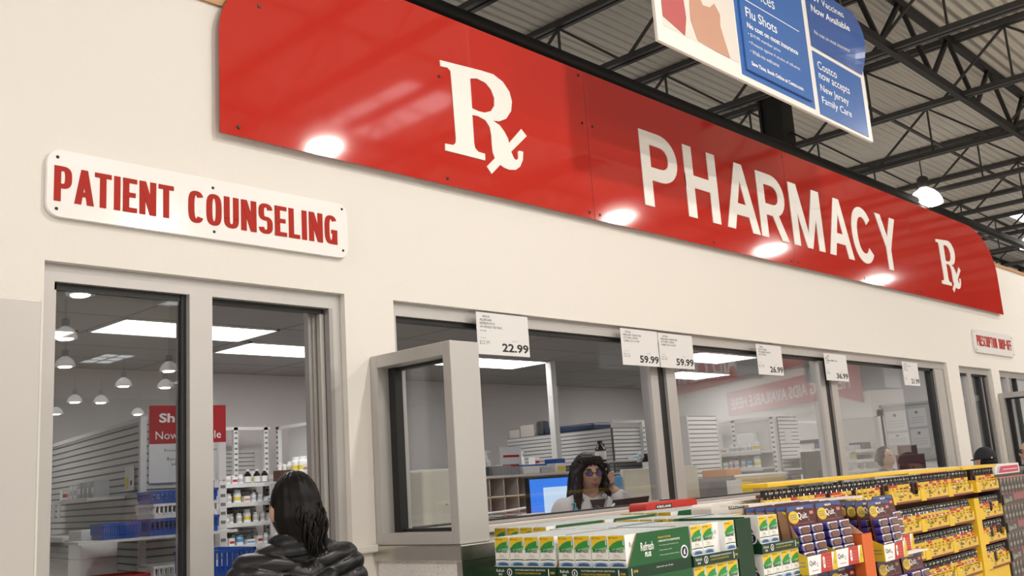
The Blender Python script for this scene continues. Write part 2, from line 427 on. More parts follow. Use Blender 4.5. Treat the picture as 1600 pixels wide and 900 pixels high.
for i, (x, y) in enumerate([(25.6, 2.5), (13.5, -21.0), (16.2, -32.5), (22.5, -38.0), (6.5, -12.0), (-2, -12.0), (30, 3.0), (22, -12.0), (9.0, -7.6)]):
    b = MB(); b.box(-0.6, 0.6, -1.2, 1.2, -0.02, 0.0, SKYL)
    for q in (-1.2, -0.4, 0.4, 1.2): b.box(-0.62, 0.62, q-.03, q+.03, -0.05, 0.0, WHITE)
    for q in (-0.6, 0.0, 0.6): b.box(q-.03, q+.03, -1.2, 1.2, -0.05, 0.0, WHITE)
    o = b.build('roof_window'); o.location = (x, y, 7.055); struct(o)

# pendant lamps of the hall (domes with a glowing mouth)
SHADE = mat('prismatic_lamp_dome', (0.85, 0.84, 0.80), 0.3, emit=((1.0, 0.95, 0.88), 1.2))
BULB = mat('lamp_glow', (1, 1, 1), 0.5, emit=((1.0, 0.93, 0.82), 30))
def pendant(name_loc, first=[None], label=None, group='pendant lamps of the hall'):
    if first[0] is None:
        t = thing('pendant_lamp', label, 'pendant lamp', name_loc, 0, group)
        MB().lathe([(0.30, -0.02), (0.29, 0.06), (0.25, 0.15), (0.18, 0.23), (0.10, 0.28), (0.08, 0.30)], (0, 0, 0), SHADE, 24).build('lamp_shade', t, smooth=True)
        MB().lathe([(0.08, 0.30), (0.10, 0.33), (0.10, 0.48), (0.05, 0.52)], (0, 0, 0), GREYSTEEL, 16).build('ballast', t, smooth=True)
        MB().tube([(0, 0, 0.52), (0, 0, 7.06 - name_loc[2])], 0.012, GREYSTEEL, 6).build('stem', t)
        MB().lathe([(0.0, -0.03), (0.2, -0.03), (0.2, -0.022), (0.0, -0.022)], (0, 0, 0), BULB, 20).build('bulb', t)
        li = bpy.data.lights.new('lamp_light', 'AREA'); li.shape = 'DISK'; li.size = 0.32; li.energy = LAMP_POWER; li.color = (1.0, 0.945, 0.87)
        lo = bpy.data.objects.new('lamp_light', li); COL.objects.link(lo); lo.location = (0, 0, -0.05); lo.parent = t; KIDS.setdefault(t.name, []).append(lo)
        first[0] = t; return t
    return dup(first[0], name_loc, None, label, group)
ZL = 6.0
pendant((17.97, 3.06, ZL), label='glowing dome lamp hanging just above the top edge of the red sign')
spots = [(7.38, -6.9), (13.65, -6.87), (18.6, -6.65), (1.4, -6.9), (-4.8, -6.9), (24.5, -6.9), (7.4, -11.8), (13.6, -11.8), (1.4, -11.8), (8.64, -17.1), (2.5, -17.1), (14.5, -17.1), (16.2, -27.8), (16.7, -32.2),
         (17.3, -37.9), (18.6, -43.0), (12.7, -27.7), (18.4, -37.9), (18.4, -32.3), (10.6, -22.6), (15.0, -22.6), (22.5, -43.0), (13.65, -2.0), (24.2, 3.0), (3.5, -4.0), (-4.8, -2.0), (-4.8, -11.8), (-10.5, -6.9)]  # closing entries include lamps added to brighten the product faces
for (x, y) in spots: pendant((x, y, ZL), label='unseen dome lamp, mirrored in glass or red panel or added for light')

# ------------------------------------------------------------------ window frames (aluminium) and glass
def frame(name, x0, x1, z0, z1, bars, depth=(0.03, 0.13), side=0.045, top=0.06, bot=0.03):
    f = MB(); d0, d1 = depth
    f.box(x0, x0+side, d0, d1, z0, z1, ALU); f.box(x1-side, x1, d0, d1, z0, z1, ALU)
    f.box(x0+side, x1-side, d0, d1, z1-top, z1, ALU); f.box(x0+side, x1-side, d0, d1, z0, z0+bot, ALU)
    g_ = MB()
    for b in bars: (g_ if b[6] is GASKET else f).box(*b)
    o = struct(f.build(name)); g_.build('gasket', o); return o
# counseling window: fixed pane on the left, open sliding half on the right
wf = frame('window_1', 1.237, 2.432, 1.02, 2.306, [
    (1.755, 1.845, 0.02, 0.12, 1.05, 2.246, ALU), (1.736, 1.755, 0.045, 0.07, 1.05, 2.246, GASKET), (1.282, 1.755, 0.05, 0.066, 2.222, 2.246, GASKET),
    (1.282, 1.296, 0.05, 0.07, 1.05, 2.246, ALU),
    (1.845, 2.40, 0.06, 0.075, 2.226, 2.246, GASKET),
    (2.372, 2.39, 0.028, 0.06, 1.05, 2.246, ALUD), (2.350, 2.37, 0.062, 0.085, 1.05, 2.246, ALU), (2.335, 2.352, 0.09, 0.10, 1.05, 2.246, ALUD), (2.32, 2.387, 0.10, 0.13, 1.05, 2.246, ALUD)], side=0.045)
g = MB(); g.box(1.29, 1.742, 0.054, 0.060, 1.05, 2.23, GLASS); g.build('pane', wf)
g = MB(); g.box(1.31, 1.80, 0.088, 0.094, 1.05, 2.23, GLASS); g.build('pane', wf)
bars = []
for xm in (4.70, 6.79):
    bars += [(xm-0.10, xm-0.026, 0.05, 0.12, 1.355, 2.24, ALU), (xm-0.026, xm+0.026, 0.048, 0.12, 1.34, 2.24, GASKET), (xm+0.026, xm+0.12, 0.03, 0.12, 1.34, 2.24, ALU)]
bars += [(8.80, 8.855, 0.048, 0.1, 1.34, 2.24, GASKET), (8.855, 9.06, 0.03, 0.12, 1.34, 2.24, ALU), (2.735, 8.86, 0.048, 0.08, 2.222, 2.243, GASKET), (2.735, 8.86, 0.048, 0.08, 1.338, 1.346, GASKET)]
wf = frame('window_2', 2.69, 9.088, 1.325, 2.303, bars, side=0.035, bot=0.013)
g = MB(); g.box(2.72, 8.81, 0.066, 0.072, 1.34, 2.235, GLASS); g.build('pane', wf)
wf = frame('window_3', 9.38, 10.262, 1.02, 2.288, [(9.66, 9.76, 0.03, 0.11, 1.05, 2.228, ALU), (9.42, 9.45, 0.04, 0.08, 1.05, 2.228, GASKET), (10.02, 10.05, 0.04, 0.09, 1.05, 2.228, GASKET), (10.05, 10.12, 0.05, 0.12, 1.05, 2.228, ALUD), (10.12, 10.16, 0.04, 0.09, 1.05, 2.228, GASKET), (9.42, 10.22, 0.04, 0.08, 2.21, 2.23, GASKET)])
g = MB(); g.box(9.43, 10.05, 0.056, 0.062, 1.05, 2.22, GLASS); g.build('pane', wf)
wf = frame('window_4', 10.49, 11.75, 1.02, 2.285, [(10.78, 10.86, 0.03, 0.11, 1.05, 2.225, ALU), (10.54, 10.57, 0.04, 0.08, 1.05, 2.225, GASKET), (11.1, 11.14, 0.04, 0.08, 1.05, 2.225, GASKET)])
g = MB(); g.box(10.54, 11.1, 0.056, 0.062, 1.05, 2.22, GLASS); g.build('pane', wf)

# privacy partitions standing out from the wall
def partition(x0, y0, label, w=0.155, ztop=2.05, zb=1.292, low=True):
    t = thing('privacy_partition', label, 'partition', (x0, 0, 0))
    f = MB(); e = -0.003
    f.box(0, w, -0.046, e, zb, ztop, ALU, 0.004); f.box(0, w, y0, y0+0.046, zb, ztop, ALU, 0.004)
    f.box(0, w, y0+0.046, -0.046, ztop-0.052, ztop, ALU, 0.003); f.box(0, w, y0+0.046, -0.046, zb, zb+0.045, ALU, 0.003)
    f.build('frame', t)
    ga = MB(); a, b, c, d = y0+0.046, -0.046, zb+0.045, ztop-0.052
    ga.box(0.075, 0.11, a, a+.008, c, d, GASKET); ga.box(0.060, 0.10, b-.040, b, c, d, GASKET); ga.box(0.075, 0.11, a, b, d-.012, d, GASKET); ga.box(0.075, 0.11, a, b, c, c+.012, GASKET)
    ga.build('gasket', t)
    MB().box(0.088, 0.094, a+.004, b-.004, c+.004, d-.004, GLASS1).build('pane', t)
    if low:
        s = MB(); s.box(-0.016, w+0.016, y0-0.02, e, 1.232, zb-0.001, STEEL, 0.004); s.box(-0.012, w+0.012, y0-0.016, y0+0.012, 0.02, 1.232, STEEL); s.build('steel_cap', t)
        MB().box(0.004, w-0.004, y0+0.012, e, 0, 1.232, TEXTURED).build('low_wall', t)
    return t
partition(2.548, -0.49, 'grey framed glass privacy partition on a steel-capped low wall beside the pharmacy window')
partition(0.889, -0.49, 'grey partition post at the left edge beside the counseling window', ztop=2.07)
partition(10.35, -0.45, 'grey framed glass partition beyond the prescription drop-off window')

# ------------------------------------------------------------------ signs
sg = thing('pharmacy_sign', 'long glossy red PHARMACY sign with rounded ends above the windows', 'sign', (0, -0.012, 0))
x0, x1, z0, z1 = 1.85, 10.822, 2.868, 3.725
rx, rz = 0.74, 0.44
sL = [(x0, z0), (4.100, z0), (4.100, z1)] + [(x0+rx-(a-(x1-rx)), b) for a, b in arc(x1-rx, z1-rz, rx, rz, 90, 0, 14)]
sR = [(8.60, z0), (x1, z0)] + arc(x1-rx, z1-rz, rx, rz, 0, 90, 14) + [(8.60, z1)]
mid = [[(4.103, z0), (6.358, z0), (6.358, z1), (4.103, z1)], [(6.361, z0), (8.597, z0), (8.597, z1), (6.361, z1)]]
for pl in (sL, mid[0], mid[1], sR):
    b = MB(); b.prism(pl, (0, -0.022, 0), X, Z, Y*0.006, SIGNRED, mat('sign_edge', (0.12, 0.11, 0.11), 0.4)); b.build('panel', sg)
MB().box(x0+0.3, x1-0.3, -0.016, 0.010, z0+0.03, z0+0.33, GREYSTEEL).build('backing_rail', sg)
MB().box(x0+0.8, x1-0.8, -0.016, 0.010, z1-0.33, z1-0.1, GREYSTEEL).build('backing_rail', sg)
RX = [(0.0,0.952),(0.478,0.994),(0.623,1.0),(0.739,0.957),(0.814,0.879),(0.839,0.787),(0.819,0.683),(0.749,0.589),(0.66,0.541),(0.58,0.529),(0.662,0.503),(0.716,0.452),(0.755,0.396),(0.764,0.351),(0.935,0.533),(1.0,0.476),(0.784,0.27),(0.812,0.216),(0.838,0.2),(0.866,0.217),(0.872,0.251),(0.87,0.289),(0.891,0.305),(0.94,0.305),(0.927,0.22),(0.888,0.147),(0.829,0.102),(0.747,0.085),(0.681,0.093),(0.638,0.111),(0.526,0.0),(0.474,0.06),(0.577,0.161),(0.555,0.213),(0.551,0.285),(0.552,0.37),(0.54,0.452),(0.493,0.508),(0.405,0.528),(0.337,0.521),(0.339,0.247),(0.347,0.208),(0.38,0.18),(0.46,0.177),(0.458,0.114),(0.006,0.109),(0.008,0.171),(0.098,0.178),(0.126,0.204),(0.133,0.24),(0.117,0.831),(0.113,0.882),(0.081,0.904),(0.004,0.895)]
RXH = [(0.337,0.874),(0.42,0.898),(0.522,0.884),(0.583,0.837),(0.617,0.76),(0.611,0.683),(0.566,0.618),(0.486,0.582),(0.409,0.577),(0.339,0.586)]
rxg = fill_geo([RX, RXH])
yl = -0.0225
for (a, b, c, d) in ((3.008, 3.589, 2.977, 3.509), (9.18, 9.72, 2.975, 3.475)):
    MB().solid(rxg, (a, yl-0.004, c), X*(b-a), Z*(d-c), Y*0.004, SIGNWHITE).build('rx_symbol', sg, label='white Rx symbol')
PH = 'PHARMACY'
gothic_word(PH, 4.585, 8.26, 3.03, 3.497, sg, yl, 0.004, SIGNWHITE, 0.88, 0.222, 0.175, 2.15, 0.19, {'M': 1.12, 'A': 0.98, 'Y': 0.94, 'H': 0.86, 'C': 0.94})
for (sx, sz) in ((1.93, 2.905), (2.03, 3.44), (3.0, 3.40), (3.02, 2.90), (4.06, 2.90), (4.15, 2.90), (4.06, 3.41), (4.15, 3.41), (4.06, 3.69), (5.3, 2.90), (6.31, 2.90), (6.41, 2.90), (6.36, 3.68), (7.5, 2.90), (8.55, 2.9), (8.65, 2.9), (9.9, 2.9), (10.75, 2.91)):
    MB().lathe([(0.0, -0.0045), (0.007, -0.004), (0.009, 0)], (sx, -0.0215, sz), SCREW, 8, axis='Y').build('screw', sg)

def wall_sign(label, x0, x1, z0, z1, rows, screws, r=0.045):
    t = thing('wall_sign', label, 'sign', (x0, -0.002, z0)); w, h = x1-x0, z1-z0
    b = MB(); b.prism(rrect(0, w, 0, h, r), (0, -0.018, 0), X, Z, Y*0.018, ACRYL); b.build('panel', t)
    for (s, a, bb, c, d, bold) in rows: gothic_word(s, a-x0, bb-x0, c-z0, d-z0, t, -0.018, 0.0015, REDLET, 0.46, 0.178, 0.135, 3.0, 0.07, {'I': 0.18, 'A': 0.52, 'T': 0.46, 'N': 0.49, 'E': 0.40, 'L': 0.38, '-': 0.25})
    for (a, c) in screws: MB().lathe([(0.0, -0.003), (0.004, -0.003), (0.006, 0)], (a-x0, -0.018, c-z0), SCREW, 8, axis='Y').build('screw', t)
    return t
wall_sign('white wall sign reading PATIENT COUNSELING in red', 1.230, 2.445, 2.452, 2.682, [('PATIENT', 1.252, 1.672, 2.504, 2.625, 0.05), ('COUNSELING', 1.728, 2.390, 2.503, 2.624, 0.05)],
          [(1.262, 2.655), (1.262, 2.478), (1.828, 2.648), (1.832, 2.480), (2.418, 2.660), (2.418, 2.483)])
wall_sign('white wall sign reading PRESCRIPTION DROP-OFF in red', 9.86, 11.02, 2.435, 2.662, [('PRESCRIPTION', 9.92, 10.50, 2.500, 2.605, 0.05), ('DROP-OFF', 10.56, 10.95, 2.500, 2.605, 0.05)],
          [(9.89, 2.635), (9.89, 2.462), (10.99, 2.635), (10.99, 2.462)])

def card(x0, x1, z0, z1, lines, small, big, label, y=-0.012):
    t = thing('price_card', label, 'price card', (x0, y, z0), 0, None); w, h = x1-x0, z1-z0
    b = MB(); b.box(0, w, -0.0015, 0.0, 0, h, PAPER); b.build('card', t)
    l = MB(); yy = -0.0018
    for i, s in enumerate(lines):
        l.texth(s, (0.022 + (0.02 if i == 0 else 0), yy, h - 0.024 - i*0.0165), X, Z, 0.0115 if i < 4 else 0.006, INK, 0.01, 1, wmax=w*0.72)
    l.texth('SELL PRICE', (w*0.66, yy, 0.068), X, Z, 0.0055, GREYINK, 0, 1); l.texth('UNIT PRICE', (0.02, yy, 0.074), X, Z, 0.005, GREYINK, 0, 1)
    l.build('product_print', t); l = MB()
    l.texth(small, (0.014, yy, 0.045), X, Z, 0.020, GREYINK, 0.0, 2, wmax=w*0.34)
    l.build('unit_price_print', t); l = MB()
    l.text(big, (w*0.46, yy, 0.016), X*w*0.52, Z*0.042, INK, 0.03, 2)
    l.build('price_print', t)
    return t
card(3.172, 3.525, 2.092, 2.290, ['403310', 'ALLERGAN', 'REFRESH PLUS', '100 SINGLE USE VIALS', '1034 CASES'], '$22.99', '22.99', 'white price card reading 22.99 hung at the top of the pharmacy window')
card(4.268, 4.612, 2.087, 2.288, ['1379022', 'KIRKLAND SIGNATURE', 'QUIT2 2MG LOZENGE', 'CHERRY 270 COUNT'], '22.2c', '59.99', 'white price card reading 59.99, overlapping its twin on the right')
card(4.614, 4.960, 2.085, 2.284, ['1379024', 'KIRKLAND SIGNATURE', 'QUIT4 4MG LOZENGE', 'CHERRY 270 COUNT'], '22.2c', '59.99', 'white price card reading 59.99, overlapping its twin on the left', y=-0.016)
card(5.710, 6.040, 2.083, 2.282, ['714852', 'TAKE ON TRIAL', 'VITALS MEN 50+ MULTI', '200 SOFTGELS'], '$12.95', '26.99', 'white price card reading 26.99 on the middle pharmacy window')
card(6.662, 7.020, 2.072, 2.268, ['117840', 'MULTI', 'VITAMIN GUMMY 2 PACK', '250 CT'], '14.4c', '36.99', 'white price card reading 36.99 at the second mullion')
card(8.050, 8.370, 2.072, 2.266, ['1193877', 'ULTRA COQ10 SOFTGEL', '100 MG', '120 COUNT'], '17.5c', '21.99', 'white price card reading 21.99 near the last mullion')

# hanging sign over the aisle
BLUE = mat('blue_poster', (0.055, 0.16, 0.47), 0.25); BLUE2 = mat('deep_blue_poster', (0.045, 0.115, 0.38), 0.22); BLUEW = mat('white_poster_print', (0.86, 0.88, 0.92), 0.4)
hs = thing('hanging_sign', 'white hanging sign board with blue vaccine posters under the roof trusses', 'sign', (3.872, -0.7, 3.595))
HW, HH = 2.50, 0.93
MB().box(0, HW, 0, 0.02, 0, HH, SIGNWHITE, 0.003).build('board', hs)
for xx in (0.2, HW-0.2): MB().tube([(xx, 0.01, HH), (xx, 0.01, 6.2-3.595)], 0.004, GREYSTEEL, 6).build('hanging_wire', hs)
yf = -0.001
SKIN_P = mat('photo_print_skin', (0.60, 0.33, 0.24), 0.4); PINK_P = mat('photo_print_pink', (0.52, 0.12, 0.12), 0.4); COAT_P = mat('photo_print_white', (0.80, 0.74, 0.68), 0.4); DARK_P = mat('photo_print_dark', (0.05, 0.045, 0.05), 0.4)
p = MB(); F = lambda pts, m, d=0: p.poly([(a-3.872, b-3.595) for a, b in pts], (0, yf-0.0008*d, 0), X, Z, m)
F([(3.93, 3.69), (4.66, 3.69), (4.66, 4.50), (3.93, 4.50)], COAT_P)
F([(3.93, 3.74), (4.12, 3.69), (4.15, 3.80), (4.13, 4.05), (4.05, 4.5), (3.93, 4.5)], PINK_P, 1)
F([(4.19, 3.80), (4.24, 3.70), (4.42, 3.69), (4.56, 3.69), (4.52, 3.78), (4.49, 3.86), (4.50, 3.93), (4.45, 3.98), (4.40, 3.94), (4.33, 3.93), (4.29, 3.99), (4.22, 4.12), (4.18, 4.06), (4.20, 3.95)], SKIN_P, 2)
F([(4.17, 4.10), (4.24, 4.02), (4.27, 4.08), (4.22, 4.20), (4.18, 4.24), (4.16, 4.18)], SKIN_P, 3)
F([(4.25, 4.28), (4.32, 4.24), (4.35, 4.50), (4.24, 4.50)], DARK_P, 1); F([(4.55, 4.17), (4.66, 4.10), (4.66, 4.50), (4.57, 4.50)], DARK_P, 1)
F([(4.40, 4.20), (4.46, 4.17), (4.50, 4.40), (4.42, 4.5)], SKIN_P, 1)
p.build('photo_poster', hs)
b = MB(); u0 = 4.672-3.872; b.box(u0, 5.540-3.872, -0.002, 0, 0.036, 0.925, BLUE)
b.text('Travel and', (4.80-3.872, -0.003, 0.83), X*0.62, Z*0.075, BLUEW); b.text('Immunization', (4.80-3.872, -0.003, 0.71), X*0.56, Z*0.075, BLUEW); b.text('Services', (4.79-3.872, -0.003, 0.575), X*0.37, Z*0.078, BLUEW)
b.box(4.78-3.872, 5.45-3.872, -0.003, -0.002, 0.522, 0.528, BLUEW); b.build('vaccine_poster', hs)
b = MB(); q = 4.715-3.872; b.box(q, 5.49-3.872, -0.016, -0.003, 0.072, 0.50, BLUE, 0.002)
for s, z, h, w, bo in (('Flu Shots', 0.405, 0.062, 0.36, 0.012), ('No cost on most insurance', 0.338, 0.034, 0.60, 0.03), ('\u2022 $19.99 member price', 0.284, 0.027, 0.37, 0), ('\u2022 Protects against 4 strains of influenza', 0.233, 0.027, 0.60, 0), ('\u2022 Walk-ins welcome', 0.184, 0.025, 0.33, 0), ('Save Time, Book Online at Costco.com', 0.105, 0.030, 0.61, 0.035)):
    b.text(s, (q+0.05, -0.0168, z), X*w, Z*h, BLUEW, bo)
b.build('flu_poster', hs)
b = MB(); q = 5.600-3.872; b.box(q, 6.300-3.872, -0.004, 0, 0.022, 0.445, BLUE)
for i, s in enumerate(('Costco', 'now accepts', 'New Jersey', 'Family Care')):
    b.text(s, (q+0.045, -0.0048, 0.335-i*0.082), X*(0.27, 0.44, 0.40, 0.42)[i], Z*(0.056, 0.056 if i != 1 else 0.062, 0.062, 0.062)[i], BLUEW, 0.008)
b.build('family_care_poster', hs)
b = MB(); n = 12; pts = []
for i in range(n+1):                       # the upper sheet curls off the board at its right side
    zz = 0.475 + (0.93-0.475)*i/n; pts.append(zz)
for i in range(n):
    for jx in range(6):
        f = lambda a, zz: (5.600-3.872 + 0.735*a, -0.004 - 0.05*a*a*math.sin(math.pi*(zz-0.475)/0.455)**1.0, zz)
        b.quad(f(jx/6, pts[i]), f((jx+1)/6, pts[i]), f((jx+1)/6, pts[i+1]), f(jx/6, pts[i+1]), BLUE2)
def curl(s, z, h, w, bo):
    v, fa, _ = text_geo(s, bo); 
    vs = []
    for a, c in v:
        xx = 0.06 + a*w; zz = z + c*h; t_ = min(1, xx/0.735); vs.append((5.600-3.872+xx, -0.006 - 0.05*t_*t_*math.sin(math.pi*(zz-0.475)/0.455), zz))
    b.add(vs, fa, BLUEW)
curl('RSV Vaccines', 0.82, 0.05, 0.46, 0.01); curl('Now Available', 0.73, 0.05, 0.50, 0.02); curl('No cost on most insurance', 0.575, 0.028, 0.47, 0.0)
b.build('vaccine_notice', hs, smooth=False)

# the hearing centre across the hall (seen mirrored in the pharmacy windows)
HB = mat('kiosk_red', (0.50, 0.03, 0.025), 0.5); HWm = mat('kiosk_white', (0.75, 0.73, 0.71), 0.6)
hk = thing('hearing_kiosk', 'red and white hearing aid kiosk, seen only mirrored in the pharmacy windows', 'kiosk', (13.7, -2.84, 0), math.atan2(-3.32, 2.1))
L_ = 3.93
b = MB(); b.box(-0.3, L_+0.2, 0.06, 0.6, 0, 2.45, HWm); b.build('wall_panel', hk)
b = MB(); b.prism([(-0.15, 2.30), (0.35, 2.43), (L_+0.05, 2.43), (L_+0.05, 2.86), (-0.15, 2.86)], (0, 0, 0), X, Z, Y*0.05, HB)
b.text('HEARING AIDS AVAILABLE HERE', (0.05, -0.002, 2.53), X*(L_-0.15), Z*0.20, BLUEW, 0.02, 2); b.build('banner', hk)
b = MB(); b.text('Hearing Test', (1.2, 0.058, 2.18), X*1.1, Z*0.14, GREYINK, 0.0, 2); b.build('wall_print', hk)
b = MB(); b.box(1.4, 8.6, 0.61, 0.66, 3.15, 3.95, HB); b.text('HEARING AID CENTER', (1.7, 0.607, 3.32), X*6.6, Z*0.44, BLUEW, 0.02, 2); b.build('fascia', hk)
b = MB(); b.box(1.4, 8.6, 0.66, 0.9, 0, 3.15, HWm); b.build('back_wall', hk)
# ------------------------------------------------------------------ eye drop display (white and green boxes in green trays)
BXW = mat('carton_white', (0.86, 0.87, 0.86), 0.38); BXC = mat('carton_cream', (0.82, 0.81, 0.75), 0.4); BXY = mat('carton_yellow', (0.80, 0.52, 0.02), 0.38)
BXG = mat('carton_green', (0.035, 0.27, 0.055), 0.38); BXG2 = mat('carton_light_green', (0.22, 0.50, 0.22), 0.38); BXB = mat('carton_blue', (0.045, 0.11, 0.27), 0.38); BXB2 = mat('carton_pale_blue', (0.34, 0.47, 0.66), 0.38)
BXD = mat('carton_dark_green', (0.01, 0.05, 0.025), 0.4); TRG = mat('tray_green', (0.012, 0.105, 0.028), 0.4, noise=0.06, nscale=12); TRD = mat('tray_deep_green', (0.006, 0.040, 0.016), 0.4); KRAFT = mat('kraft_cardboard', (0.46, 0.27, 0.145), 0.75, noise=0.04, nscale=25)
GOLD = mat('gold_print', (0.62, 0.42, 0.05), 0.4); NAVY = mat('navy_ink', (0.012, 0.018, 0.05), 0.5)
w, d, h = 0.066, 0.112, 0.130
b = MB(); b.box(-w/2, w/2, -d/2, d/2, 0, h, BXW); nb = len(b.v)
f0 = (-w/2, -d/2-0.0004, 0); f1 = (-w/2, -d/2-0.0007, 0); f2 = (-w/2, -d/2-0.001, 0)
e = 0.002
b.poly([(e, .022), (w-e, .022), (w-e, .074), (e, .060)], f0, X, Z, BXC)
b.poly([(e, .080), (.3*w, .0985), (.6*w, .1075), (w-e, .112), (w-e, h-.001), (e, h-.001)], f0, X, Z, BXY)
b.poly([(e, .0705), (w-e, .084), (w-e, .112), (.6*w, .1075), (.3*w, .0985), (e, .080)], f0, X, Z, BXG)
b.poly([(e, .060), (w-e, .072), (w-e, .084), (e, .0705)], f0, X, Z, BXG2)
b.poly([(e, .026), (.5*w, .028), (w-e, .026), (w-e, .030), (.5*w, .032), (e, .030)], f1, X, Z, BXD)
b.poly([(e, .002), (w-e, .002), (w-e, .014), (.8*w, .019), (.5*w, .0205), (.2*w, .019), (e, .014)], f1, X, Z, BXB2)
b.poly([(.16*w, .003), (.9*w, .003), (.8*w, .014), (.5*w, .0165), (.26*w, .014)], f2, X, Z, BXB)
b.text('Refresh', (-w/2+.008, -d/2-.0012, .059), X*.05, Z*.0155, NAVY, 0.015, 2)
b.text('Plus', (-w/2+.022, -d/2-.0012, .043), X*.020, Z*.009, GREYINK, 0.0, 1)
b.text('LUBRICANT EYE DROPS', (-w/2+.014, -d/2-.0012, .037), X*.036, Z*.003, GREYINK, 0.0, 1)
b.text('BEST VALUE', (-w/2+.004, -d/2-.0012, .1165), X*.034, Z*.006, mat('olive_ink', (0.20, 0.14, 0.02), 0.5), 0.02, 1)
b.poly([(.88*w, .090), (.93*w, .090), (.93*w, .109), (.905*w, .112), (.88*w, .109)], f1, X, Z, BXW)
b.v[nb:] = [(a_, c_, .034 + e_*(.0955/.13)) for a_, c_, e_ in b.v[nb:]]
for s in (-1, 1):                           # the white side faces
    o = (s*(w/2+.0006), -d/2*s*0 - d*0.36*s*1, 0) if False else (s*(w/2+.0006), -0.036 if s > 0 else 0.036, 0.09)
    u = Y if s > 0 else -Y
    b.text('Refresh', o, u*.055, Z*.017, GREYINK, 0.0, 1); b.text('Plus', V(o)+u*.02-Z*.013, u*.022, Z*.009, GREYINK, 0.0, 1)
for (a, c, m) in ((-.027, -.020, BXB2), (-.008, -.003, BXG2), (.012, .019, BXB2)): b.quad((a, -d/2+.004, h+.0004), (c, -d/2+.004, h+.0004), (c+.006, d/2-.004, h+.0004), (a+.006, d/2-.004, h+.0004), m)
box0 = b.build('eye_drop_box'); box0_me = box0.data; bpy.data.objects.remove(box0)
def eyebox(x, y, z, rz, label, group):
    o = bpy.data.objects.new('eye_drop_box', box0_me); COL.objects.link(o); o.location = (x, y, z); o.rotation_euler = (0, 0, rz)
    return tag(o, label, 'medicine box', group)

